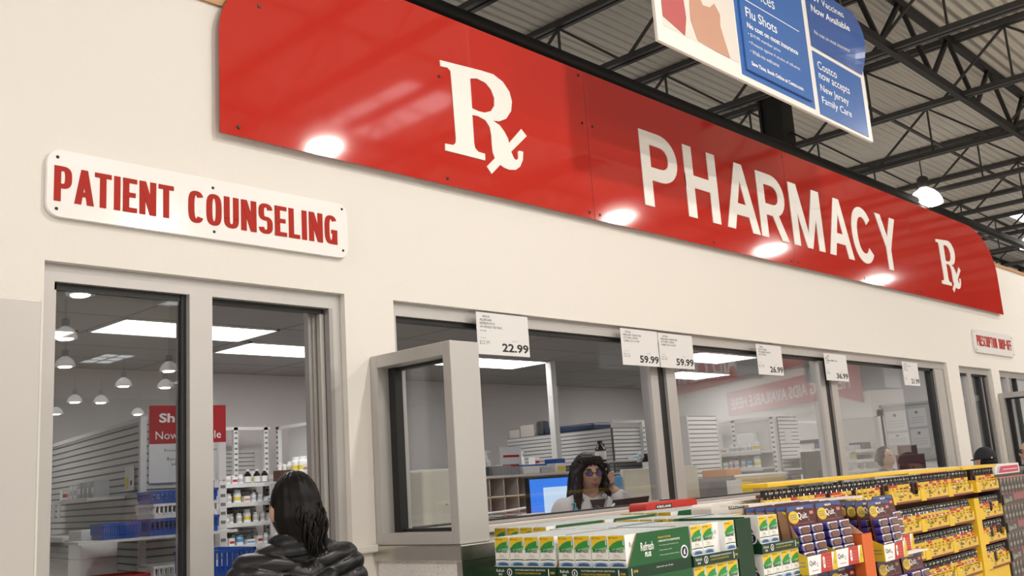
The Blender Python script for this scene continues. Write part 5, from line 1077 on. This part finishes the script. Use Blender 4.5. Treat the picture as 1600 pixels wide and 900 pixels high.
# desks, monitors and papers between the window and the shelves
BLACKP = mat('black_plastic', (.012, .012, .014), .35); MAROONP = mat('maroon_screen', (.10, .008, .012), .3)
def monitor(p, rz, w, h, label, screen, back=BLACKP, lift=.10):
    t = thing('computer_monitor', label, 'monitor', p, rz)
    MB().box(-.10, .10, -.07, .09, 0, .012, back, .003).build('monitor_base', t); MB().box(-.025, .025, .03, .05, .012, lift+h*.5, back).build('monitor_stand', t)
    MB().box(-w/2, w/2, 0, .03, lift, lift+h, back, .004).build('monitor_case', t)
    b = MB(); b.box(-w/2+.012, w/2-.012, -.0012, 0, lift+.014, lift+h-.012, screen[0])
    for (a, c, e_, f_, m) in screen[1]: b.box(a*w-w/2, c*w-w/2, -.0020, -.0012, lift+h*e_, lift+h*f_, m)
    b.build('screen', t); return t
SCRB = mat('lit_blue_screen', (.02, .10, .5), .3, emit=((.035, .22, .85), .75)); SCRW = mat('lit_white_window', (.5, .6, .7), .3, emit=((.55, .75, 1.0), .62))
solidbox('desk', 'beige desk behind the pharmacist carrying the lit monitor', 'desk', 4.2, 6.6, .98, 1.5, .0, 1.13, BEIGE)
monitor((4.86, 1.08, 1.131), .12, .52, .34, 'monitor with a lit blue screen left of the pharmacist', (SCRB, [(.30, .96, .12, .80, SCRW)]), lift=.055)
t = thing('desk_divider', 'cream desk divider panel right of the pharmacist', 'divider', (5.52, 1.0, 1.131)); MB().box(0, .92, 0, .03, 0, .41, CREAMP, .004).build('panel', t); MB().box(0, .92, -.002, 0, .10, .18, mat('divider_yellow_reflection', (.66, .58, .32), .5)).build('band', t); MB().box(.33, .37, -.02, -.002, 0, .13, TILEG).build('bracket', t)  # yellowish reflection painted as a strip across the divider
tag(MB().box(5.40, 5.50, 1.0, 1.09, 1.131, 1.50, MED_B, .006).build('blue_binder'), 'pale blue binder standing left of the cream divider', 'binder')
t = thing('paper_stand', 'black reading stand on the window ledge before the pharmacist', 'stand', (4.42, .245, 1.221)); q = MB(); q.prism([(-.06, 0), (.26, 0), (.335, .155), (.0, .15)], (0, 0, 0), X, Z, Y*.008, BLACKP); q.build('panel', t); MB().box(-.02, .2, 0, .07, 0, .006, BLACKP).build('foot', t); q = MB(); q.tube([(-.10, 0, .0), (-.10, 0, .09), (-.03, 0, .11), (.0, 0, .13)], .006, WHITEP); q.build('paper_edge', t)
pb = thing('sanitizer_bottle', 'small blue pump bottle on the window ledge before the pharmacist', 'bottle', (4.075, .235, 1.221)); MB().lathe([(.022, 0), (.025, .005), (.025, .085), (.010, .105), (.010, .115)], (0, 0, 0), mat('blue_gel', (.08, .38, .55), .2), 14).build('bottle_body', pb, smooth=True); q = MB(); q.lathe([(.012, .115), (.012, .13), (.004, .13), (.004, .155), (0, .155)], (0, 0, 0), mat('blue_gel'), 10); q.tube([(0, 0, .15), (-.02, -.004, .155), (-.035, -.006, .146)], .004, mat('blue_gel'), 6); q.build('pump', pb)
t = thing('phone_cradle', 'black and white desk phone cradle beside the blue pump bottle', 'phone', (4.235, .245, 1.221)); MB().box(-.05, .05, -.04, .05, 0, .05, WHITEP, .006).build('cradle_body', t); q = MB(); q.tube([(-.04, -.02, .05), (-.05, -.03, .10), (-.01, -.03, .125), (.03, -.02, .11)], .010, BLACKP); q.build('cord', t)
solidbox('paper_card', 'cream card leaning on the window ledge left of the lit monitor', 'card', 3.625, 3.79, .20, .24, 1.221, 1.345, PAPER)
t = thing('keyboard_tray', 'dark keyboard tray with cables at the lower left of the long window', 'tray', (3.60, .52, 0)); MB().box(-.25, .55, 0, .30, 1.27, 1.30, DGREY, .006).build('tray_top', t); MB().box(.1, .2, .1, .2, 0, 1.27, DGREY).build('column', t); q = MB(); q.box(-.10, .34, .05, .20, 1.301, 1.32, BLACKP, .004); q.build('keyboard', t); q = MB(); q.tube([(.0, .25, 1.31), (.2, .2, 1.345), (.34, .12, 1.35), (.5, .1, 1.36)], .007, WHITEP); q.build('cable', t)
monitor((7.60, .62, 1.13), math.pi, .50, .30, 'black monitor seen from behind in the middle window', (BLACKP, []), lift=.16)
monitor((7.98, .74, 1.13), math.pi, .30, .34, 'grey monitor behind the black monitor in the middle window', (BLACKP, []), TILEG, lift=.13)
monitor((9.50, .62, 1.13), math.pi, .62, .22, 'wide maroon monitor seen from behind in the last pane', (BLACKP, []), MAROONP, lift=.17)
monitor((9.90, .80, 1.13), math.pi, .42, .26, 'smaller maroon monitor behind the wide maroon one', (BLACKP, []), MAROONP, lift=.22)
solidbox('desk', 'beige desk carrying the black and maroon monitors', 'desk', 7.1, 10.6, .42, 1.0, 0, 1.1295, BEIGE)
solidbox('file_box', 'manila file box with white top behind the middle window', 'box', 6.22, 6.60, .36, .55, 1.13, 1.435, mat('manila', (.55, .42, .22), .7)); solidbox('paper_stack', 'white sheet stack lying on the manila file box', 'paper', 6.22, 6.62, .36, .56, 1.436, 1.452, PAPER)
solidbox('desk', 'beige side table under the manila file box', 'desk', 5.7, 6.9, .34, .70, 0, 1.129, BEIGE)
solidbox('paper_sheet', 'tall white leaflet standing left of the manila file box', 'leaflet', 5.85, 6.0, .37, .40, 1.13, 1.42, PAPER); solidbox('tall_carton', 'pale yellow carton between the white leaflet and the file box', 'carton', 6.07, 6.14, .37, .5, 1.13, 1.40, MED_Y)
tag(MB().box(7.42, 7.66, 1.35, 1.60, 1.431, 1.50, MED_O, .01).build('storage_bin'), 'orange bin standing above the manila file box', 'bin'); solidbox('side_cabinet', 'grey side cabinet under the orange bin', 'cabinet', 7.36, 7.69, 1.30, 1.66, 0, 1.43, TILEG)
# ------------------------------------------------------------------ people
SKIN = mat('skin_tone', (0.50, 0.27, 0.19), 0.5, noise=0.05, nscale=30); SKIN2 = mat('light_skin_tone', (0.58, 0.34, 0.25), 0.5, noise=0.05, nscale=30)
HAIRM = mat('black_hair', (0.005, 0.004, 0.004), 0.45, spec=0.16, bump=0.12, bscale=40); HAIRB = mat('dark_brown_hair', (0.016, 0.009, 0.008), 0.5, spec=0.22, bump=0.2, bscale=60)
LIPS = mat('lip_colour', (0.36, 0.12, 0.10), 0.4); EYEW = mat('eye_white', (0.42, 0.40, 0.38), 0.3); JACKET = mat('black_puffer_nylon', (0.007, 0.007, 0.009), 0.36, spec=0.38, bump=0.12, bscale=30)
COAT = mat('white_coat_cloth', (0.74, 0.72, 0.74), 0.75, bump=0.2, bscale=60); DENIM = mat('dark_trousers', (0.02, 0.022, 0.03), 0.8); GREYCL = mat('grey_top', (0.10, 0.10, 0.11), 0.8); MAROONC = mat('maroon_top', (0.16, 0.012, 0.035), 0.7); SHOE = mat('black_shoe', (0.015, 0.015, 0.015), 0.5)

def ell(b, c, r, m, n=20, fn=None):
    vs = []; fs = []; k = n//2
    for i in range(k+1):
        th = math.pi*i/k
        for j in range(n):
            ph = 2*math.pi*j/n; d = V((math.sin(th)*math.cos(ph), math.sin(th)*math.sin(ph), math.cos(th)))
            p = V((d.x*r[0], d.y*r[1], d.z*r[2]))
            if fn: p = fn(d, p)
            vs.append(V(c) + p)
    for i in range(k):
        for j in range(n): fs.append((i*n+j, (i+1)*n+j, (i+1)*n+(j+1) % n, i*n+(j+1) % n))
    return b.add(vs, fs, m)
def limb(b, pts, rs, m, sub=6, n=14):
    """tapering limb with rounded ends through the joints"""
    P = [V(p) for p in pts]; path = []; rr = []
    for i in range(len(P)-1):
        for k in range(sub): t = k/sub; path.append(P[i].lerp(P[i+1], t)); rr.append(rs[i]*(1-t) + rs[i+1]*t)
    path.append(P[-1]); rr.append(rs[-1])
    b.tube(path, rr, m, n)
    for p, r in zip(P, rs): ell(b, p, (r, r, r), m, 14)
    return b
def fuse(b, name, par, voxel, m, smooth=3, disp=None, label=None):
    """weld overlapping shapes into one continuous skin"""
    me = b.mesh('shape'); o = bpy.data.objects.new('shape', me); COL.objects.link(o)
    md = o.modifiers.new('r', 'REMESH'); md.mode = 'VOXEL'; md.voxel_size = voxel
    if smooth: ms = o.modifiers.new('s', 'SMOOTH'); ms.iterations = smooth; ms.factor = 0.5
    dg = bpy.context.evaluated_depsgraph_get(); dg.update()
    r = bpy.data.meshes.new_from_object(o.evaluated_get(dg)); bpy.data.objects.remove(o); bpy.data.meshes.remove(me)
    if disp:
        nn = [v.normal.copy() for v in r.vertices]
        for v, q in zip(r.vertices, nn): v.co += q*disp(v.co, q)
    r.materials.clear(); r.materials.append(m); r.polygons.foreach_set('use_smooth', [True]*len(r.polygons)); r.polygons.foreach_set('material_index', [0]*len(r.polygons)); r.update()
    r.name = name; f = bpy.data.objects.new(name, r); COL.objects.link(f)
    if par: f.parent = par; KIDS.setdefault(par.name, []).append(f)
    if label: f['label'] = label
    return f
def facefn(d, p):
    x, y, z = d
    if z < 0: p.x *= 1 - .30*z*z; p.y *= 1 - .10*z*z
    if y < 0:
        p.y -= .020*math.exp(-(x/.13)**2 - ((z+.16)/.13)**2) + .009*math.exp(-(x/.10)**2 - ((z-.02)/.16)**2)      # nose and bridge
        p.y += .007*(math.exp(-((x-.36)/.17)**2 - ((z-.10)/.12)**2) + math.exp(-((x+.36)/.17)**2 - ((z-.10)/.12)**2))    # eye sockets
        p.y -= .005*math.exp(-(x/.30)**2 - ((z+.46)/.09)**2) + .008*math.exp(-(x/.25)**2 - ((z+.80)/.16)**2)        # lips, chin
    return p
HC = V((0, 0, 1.515))
def head_parts(par, hc=HC, glasses=None, brow=HAIRM):
    for s in (-1, 1):
        q = MB(); ell(q, hc + V((s*.030, -.074, .012)), (.0125, .010, .0085), EYEW, 12); ell(q, hc + V((s*.030, -.0815, .012)), (.0055, .004, .0058), INK, 10); q.build('eye', par, smooth=True)
        q = MB(); q.tube([hc + V((s*.014, -.087, .030)), hc + V((s*.032, -.086, .035)), hc + V((s*.048, -.074, .031))], [.003, .004, .002], brow, 6); q.build('eyebrow', par, smooth=True)
    q = MB(); q.tube([hc + V((x_, -.0905 + abs(x_)*.22, -.050 + x_*x_*9)) for x_ in (-.024, -.016, -.008, 0, .008, .016, .024)], [.002, .0042, .0055, .0058, .0055, .0042, .002], LIPS, 8); q.build('mouth', par, smooth=True)
    if glasses:
        q = MB()
        for s in (-1, 1):
            c = hc + V((s*.032, -.094, .010)); q.tube([c + V((math.cos(a*.3927)*.022, 0, math.sin(a*.3927)*.0145)) for a in range(17)], .0022, INK, 6)
            q.add([c + V((math.cos(a*.3927)*.021, .0008, math.sin(a*.3927)*.0135)) for a in range(16)], [tuple(range(16))], glasses)
            q.tube([hc + V((s*.056, -.092, .014)), hc + V((s*.074, -.05, .016)), hc + V((s*.077, .012, .012))], .002, INK, 6)
        q.tube([hc + V((-.008, -.0955, .012)), hc + V((.008, -.0955, .012))], .002, INK, 6); q.build('eyeglasses', par)
def hand(b, w, d, m, s=1):
    """palm and five curled fingers hanging from wrist w along d"""
    w, d = V(w), V(d).normalized(); side = V((0, 1, 0)); nrm = d.cross(side).normalized()
    ell(b, w + d*.045, (.020, .036, .046), m, 14)
    for i, ln in enumerate((.060, .070, .066, .052)):
        o = w + d*.082 + side*(-.030 + .020*i); k = nrm*(-s)
        b.tube([o - d*.01, o + d*ln*.45 + k*.004, o + d*ln*.8 + k*.016, o + d*ln*.95 + k*.034], [.0095, .0088, .008, .007], m, 8)
    o = w + d*.03 + side*(-.034); b.tube([o, o + d*.03 - side*.016, o + d*.062 - side*.018 - nrm*s*.008], [.011, .0095, .008], m, 8)
def body(par, skin, voxel, arms=None, hands=True, extra=None, legs=True):
    b = MB()
    ell(b, HC, (.073, .090, .112), skin, 40, facefn)
    for s in (-1, 1): ell(b, HC + V((s*.076, .012, -.004)), (.009, .020, .030), skin, 12)
    limb(b, [(0, .015, 1.33), (0, .010, 1.43), (0, .012, 1.47)], [.062, .054, .054], skin)
    ell(b, (0, .012, 1.225), (.150, .095, .150), skin, 24); ell(b, (0, .008, 1.05), (.125, .085, .16), skin, 24); ell(b, (0, .012, .91), (.150, .105, .12), skin, 24)
    limb(b, [(-.15, .014, 1.325), (0, .014, 1.345), (.15, .014, 1.325)], [.055, .065, .055], skin)
    A = arms or {-1: [(-.165, .014, 1.32), (-.215, .03, 1.06), (-.225, -.035, .83)], 1: [(.165, .014, 1.32), (.215, .03, 1.06), (.225, -.035, .83)]}
    for s, J in A.items():
        limb(b, J, [.050, .038, .026], skin)
        if hands and not (extra and s in extra): hand(b, J[2], V(J[2]) - V(J[1]), skin, s)
    if extra:
        for s in extra: extra[s](b, skin)
    for s in (-1, 1):
        limb(b, [(s*.082, .01, .86), (s*.092, -.012, .47), (s*.095, .02, .09)], [.085, .055, .036], skin)
        limb(b, [(s*.095, .03, .045), (s*.105, -.13, .035)], [.040, .030], skin)
    return fuse(b, 'body', par, voxel, skin, 2), A
def trousers(par, m):
    b = MB(); ell(b, (0, .012, .90), (.162, .118, .115), m, 24)
    for s in (-1, 1): limb(b, [(s*.082, .01, .86), (s*.092, -.012, .47), (s*.095, .018, .10)], [.097, .068, .052], m)
    fuse(b, 'trousers', par, .012, m, 2)
    for s in (-1, 1):
        q = MB(); limb(q, [(s*.095, .035, .048), (s*.106, -.14, .036)], [.047, .036], SHOE); fuse(q, 'shoe', par, .012, SHOE, 1)
def top(par, m, A, grow=.012, zlow=.80, voxel=.011, disp=None, name='top', cuff=1.0, rs=(.066, .054, .042)):
    b = MB(); g = grow
    ell(b, (0, .012, 1.215), (.152+g, .098+g, .158), m, 28)
    limb(b, [(0, .010, 1.22), (0, .008, 1.04), (0, .012, zlow+.09)], [.135, .125, .145], m); ell(b, (0, .012, .96), (.152+g, .108+g, .17), m, 24)
    limb(b, [(-.155, .014, 1.318), (-.05, .018, 1.352), (.05, .018, 1.352), (.155, .014, 1.318)], [.060+g*.6, .058+g*.5, .058+g*.5, .060+g*.6], m)
    for s, J in A.items():
        w = V(J[1]).lerp(V(J[2]), cuff); limb(b, [J[0], J[1], w], [r + g*.4 for r in rs], m)
    return fuse(b, name, par, voxel, m, 3, disp)
def strands(b, paths, m, n=7):
    for pts, rs in paths: b.tube(pts, rs, m, n)

LENS = mat('blue_glare_lens', (0.05, 0.06, 0.40), 0.1); LENS.node_tree.nodes['Principled BSDF'].inputs['Alpha'].default_value = 0.45  # blue glare on the glasses is painted into the lens colour
# 1: customer seen from behind in a black quilted jacket
cu = thing('person', 'person with black hair in a black quilted puffer jacket, seen from behind', 'person', (1.90, -0.45, 0), math.radians(172)); cu.rotation_euler = (0, math.radians(1.6), math.radians(172))
ck = 0.965; cu.scale = (ck, ck, ck)
_, A_ = body(cu, SKIN2, .009)
head_parts(cu)
trousers(cu, DENIM)
def puff(p, n):
    ph = (p.z - .30*abs(p.x) if abs(p.x) < .19 else p.z - .30*.19 + .9*(abs(p.x)-.19)*0) / .050
    q = abs(math.sin(math.pi*ph))
    w_ = .5 + .5*math.sin(p.x*60 + p.z*35)*math.sin(p.z*80 + p.y*40)
    return .013*q**.5 - .005 + .0006*w_
top(cu, JACKET, A_, .022, .74, .006, puff, 'puffer_jacket', 1.0, (.060, .060, .048))
b = MB()
for k in range(3):
    zz = 1.372 + .026*k
    b.tube([V((math.cos(math.radians(a))*(.083-.003*k), .018 + math.sin(math.radians(a))*(.080-.002*k), zz + .014*math.sin(math.radians(a)))) for a in range(-70, 251, 12)], .0175, JACKET, 10)
fuse(b, 'jacket_collar', cu, .006, JACKET, 2)
q = MB(); hc = HC
ell(q, hc + V((0, .022, .012)), (.080, .090, .118), HAIRM, 40)
fz = lambda a: a
for i in range(22):
    t = i/21; a = math.radians(8 + 164*t); x0_, y0_ = math.cos(a)*.070, .030 + math.sin(a)*.072
    tx = -.030 + (x0_*.52); wv = random.uniform(-.010, .010)
    q.tube([hc + V((x0_*.9, y0_*.9, .045)), hc + V((x0_*1.02, y0_*1.02 + .004, -.02)), hc + V((x0_*.86, y0_*1.03 + .004, -.065)), hc + V((x0_*.55 - .008, .098, -.105))], [.012, .019, .018, .012], HAIRM, 8)
def hairwave(p, n):
    a = math.atan2(p.x, p.y-.02); return .0010*math.sin(a*60 + p.z*10) + .0012*math.sin(a*17 - p.z*30 + 1.3)
fuse(q, 'hair', cu, .0055, HAIRM, 3, hairwave)
q = MB(); rs_ = random.Random(3)
for i in range(120):                        # loose wavy tail gathered at the back of the head
    a0 = rs_.uniform(-1, 1); ln = rs_.uniform(.07, .155); ph_ = rs_.uniform(0, 6.28); am = rs_.uniform(.004, .012); dp = rs_.uniform(.0, 1); sg_ = rs_.uniform(.8, 1.2)
    pts = []; rr = []
    for k in range(13):
        u = k/12; z = .040 - u*(ln + .03)
        wd = (.030 + .024*math.sin(min(1, u*1.3)*math.pi*.8)) * (1 - .35*u)
        pts.append(hc + V((a0*wd - .024*u + am*math.sin(ph_ + u*9*sg_), .088 + (.018 + .020*dp)*math.sin(min(1, u*1.6)*1.57) + am*.8*math.cos(ph_ + u*9*sg_) + .004*u, z - .012)))
        rr.append(.0052*(1 - u**4*.75) * (.55 + .45*min(1, u*5)))
    q.tube(pts, rr, HAIRM, 6)
q.build('hair_tail', cu, smooth=True)

# 2: pharmacist on the phone
ph = thing('person', 'person in a white coat with long dark hair and glasses, holding a phone', 'person', (4.63, 0.58, 0), math.radians(-30))
def phone_hand(b, m):
    ell(b, (.088, -.112, 1.480), (.022, .030, .042), m, 14)
    for i, (dz, ln) in enumerate(((.030, .058), (.010, .062), (-.010, .060), (-.029, .050))):
        o = V((.096, -.130, 1.490 + dz)); b.tube([o + V((.002, .014, 0)), o + V((-.002, -.018, .004)), o + V((-.018, -.036, .003)), o + V((-.036, -.036, -.001))], [.0098, .0092, .0085, .0072], m, 8)
    b.tube([V((.088, -.094, 1.498)), V((.084, -.080, 1.528)), V((.078, -.086, 1.551))], [.011, .0095, .008], m, 8)
PA = {-1: [(-.165, .014, 1.32), (-.225, .0, 1.08), (-.15, -.13, 1.04)], 1: [(.165, .010, 1.32), (.225, -.105, 1.225), (.112, -.112, 1.418)]}
body(ph, SKIN2, .0075, PA, True, {1: phone_hand}); 
head_parts(ph, glasses=LENS, brow=HAIRB); trousers(ph, DENIM)
top(ph, COAT, PA, .022, .66, .009, lambda p, n: .003*math.sin(p.z*30 + p.x*25)*math.sin(p.x*40 - p.z*10), 'white_coat', .74, (.070, .060, .050))
q = MB()
for s in (-1, 1):
    q.prism([(s*.020, 1.275), (s*.050, 1.335), (s*.062, 1.392), (s*.078, 1.385), (s*.110, 1.325), (s*.060, 1.300)], (0, -.128, 0), X + Y*.10*s, Z + Y*.30*0, Y*.010, COAT)
    q.tube([(s*.062, -.075, 1.385), (s*.080, .0, 1.405), (s*.060, .070, 1.405), (0, .090, 1.408)], [.016, .020, .020, .020], COAT, 8)
fuse(q, 'coat_collar', ph, .005, COAT, 2)
q = MB(); q.prism([(-.048, 1.375), (.048, 1.375), (.012, 1.27), (-.012, 1.27)], (0, -.118, 0), X, Z, Y*.012, mat('dark_blouse', (.04, .035, .04), .7)); q.build('blouse', ph)
q = MB(); q.box(-.125, -.065, -.136, -.131, 1.235, 1.250, GREYINK); q.build('name_print', ph)
q = MB(); q.tube([V((.130 + math.cos(a*.5236)*.030, -.114 + math.sin(a*.5236)*.030, 1.388 + math.cos(a*.5236)*.012)) for a in range(13)], .010, mat('dark_strap', (.06, .012, .012), .5), 8); q.build('wrist_strap', ph)
hp = MB(); hp.tube([V((.094, -.040, 1.575)), V((.098, -.058, 1.562)), V((.084, -.100, 1.510)), V((.064, -.124, 1.462)), V((.048, -.130, 1.452))], [.019, .021, .012, .017, .017], BLACKP, 10)
tag(fuse(hp, 'phone_handset', None, .004, BLACKP, 1), 'black phone handset held at the ear of the person in the white coat', 'phone'); bpy.data.objects['phone_handset'].location = (4.63, 0.58, 0); bpy.data.objects['phone_handset'].rotation_euler = (0, 0, math.radians(-30))
q = MB(); ell(q, HC + V((0, .030, .016)), (.094, .100, .123), HAIRB, 36)
for s in (-1, 1):
    for i in range(9):
        t = i/8; x0_ = s*(.030 + .058*t); y0_ = -.070 + .115*t
        dn = 1.28 if s < 0 else 1.36
        q.tube([V((s*.012, -.050 + .08*t, 1.612 - .01*t)), V((x0_*.88, y0_*.92, 1.586)), V((s*(.070 + .010*t), -.046 + .09*t, 1.54)), V((s*(.080 + .004*math.sin(i*2)), -.045 + .10*t, 1.47)), V((s*(.092 + .012*math.sin(i)), -.06 + .11*t, 1.40)), V((s*(.118 + .03*math.sin(i*1.7)), -.095 + .10*t, dn))], [.012, .017, .018, .020, .018, .005], HAIRB, 8)
for i in range(8): q.tube([V((-.05 + .014*i, .115, 1.58)), V((-.07 + .02*i, .135, 1.46)), V((-.085 + .024*i, .135, 1.36)), V((-.085 + .024*i, .125, 1.27))], [.025, .026, .022, .008], HAIRB, 8)
for i in range(6): q.tube([V((-.052 + .021*i, -.050, 1.622)), V((-.056 + .0225*i, -.081, 1.592)), V((-.058 + .0235*i, -.088, 1.568))], [.012, .0125, .006], HAIRB, 8)
fuse(q, 'hair', ph, .0055, HAIRB, 5, lambda p, n: .0018*math.sin(math.atan2(p.x, p.y+.5)*240 + p.z*14))

# 3-6: people further away
def bystander(loc, rz, k, label, topm, hair, skin, capm=None, glasses=None, long_hair=False):
    t = thing('person', label, 'person', loc, rz); t.scale = (k, k, k)
    _, A = body(t, skin, .011); head_parts(t, glasses=glasses); trousers(t, DENIM); top(t, topm, A, .016, .82, .012, None, 'shirt')
    q = MB()
    if capm:
        ell(q, HC + V((0, .012, .034)), (.088, .104, .098), capm, 30, lambda d, p: V((p.x, p.y, max(p.z, -.015)))); q.prism([(-.062, 0), (-.05, -.055), (0, -.075), (.05, -.055), (.062, 0)], HC + V((0, -.075, .012)), X, Y, Z*.012, capm)
        fuse(q, 'cap', t, .007, capm, 2); e_ = MB(); ell(e_, HC + V((.020, .112, .030)), (.010, .004, .009), ALU, 10); e_.build('cap_emblem', t, smooth=True)
        q = MB(); ell(q, HC + V((0, .03, -.01)), (.080, .078, .06), hair, 24); fuse(q, 'hair', t, .008, hair, 1)
    else:
        ell(q, HC + V((0, .028, .018)), (.089, .092, .116), hair, 30)
        for i in range(14):
            a = math.radians(-8 + 196*i/13); zz = 1.36 if long_hair else 1.50
            q.tube([HC + V((math.cos(a)*.07, .03 + math.sin(a)*.07, .05)), HC + V((math.cos(a)*.086, .028 + math.sin(a)*.085, -.02)), V((math.cos(a)*.095, .03 + math.sin(a)*.09, zz))], [.018, .024, .010], hair, 8)
        fuse(q, 'hair', t, .008, hair, 1, lambda p, n: .004*math.sin(p.x*90)*math.sin(p.z*80 + p.y*60))
    return t
bystander((8.93, -0.25, 0), math.radians(150), .935, 'person in a black cap standing by the prescription drop-off window', GREYCL, HAIRM, SKIN, capm=mat('black_cap_knit', (.012, .013, .018), .8, bump=.4, bscale=150))
bystander((9.92, -0.33, 0), math.radians(-150), .965, 'person with brown hair and dark glasses at the right edge', GREYCL, HAIRB, SKIN2, glasses=mat('dark_lens', (.02, .015, .015), .1), long_hair=True)
bystander((2.98, 0.76, 0), math.radians(150), 1.0, 'person in a maroon top half hidden by the open window half', MAROONC, HAIRM, SKIN)
bystander((10.35, 1.20, 0), math.radians(-20), .985, 'person with curly dark hair behind the last window pane', GREYCL, HAIRB, SKIN2)
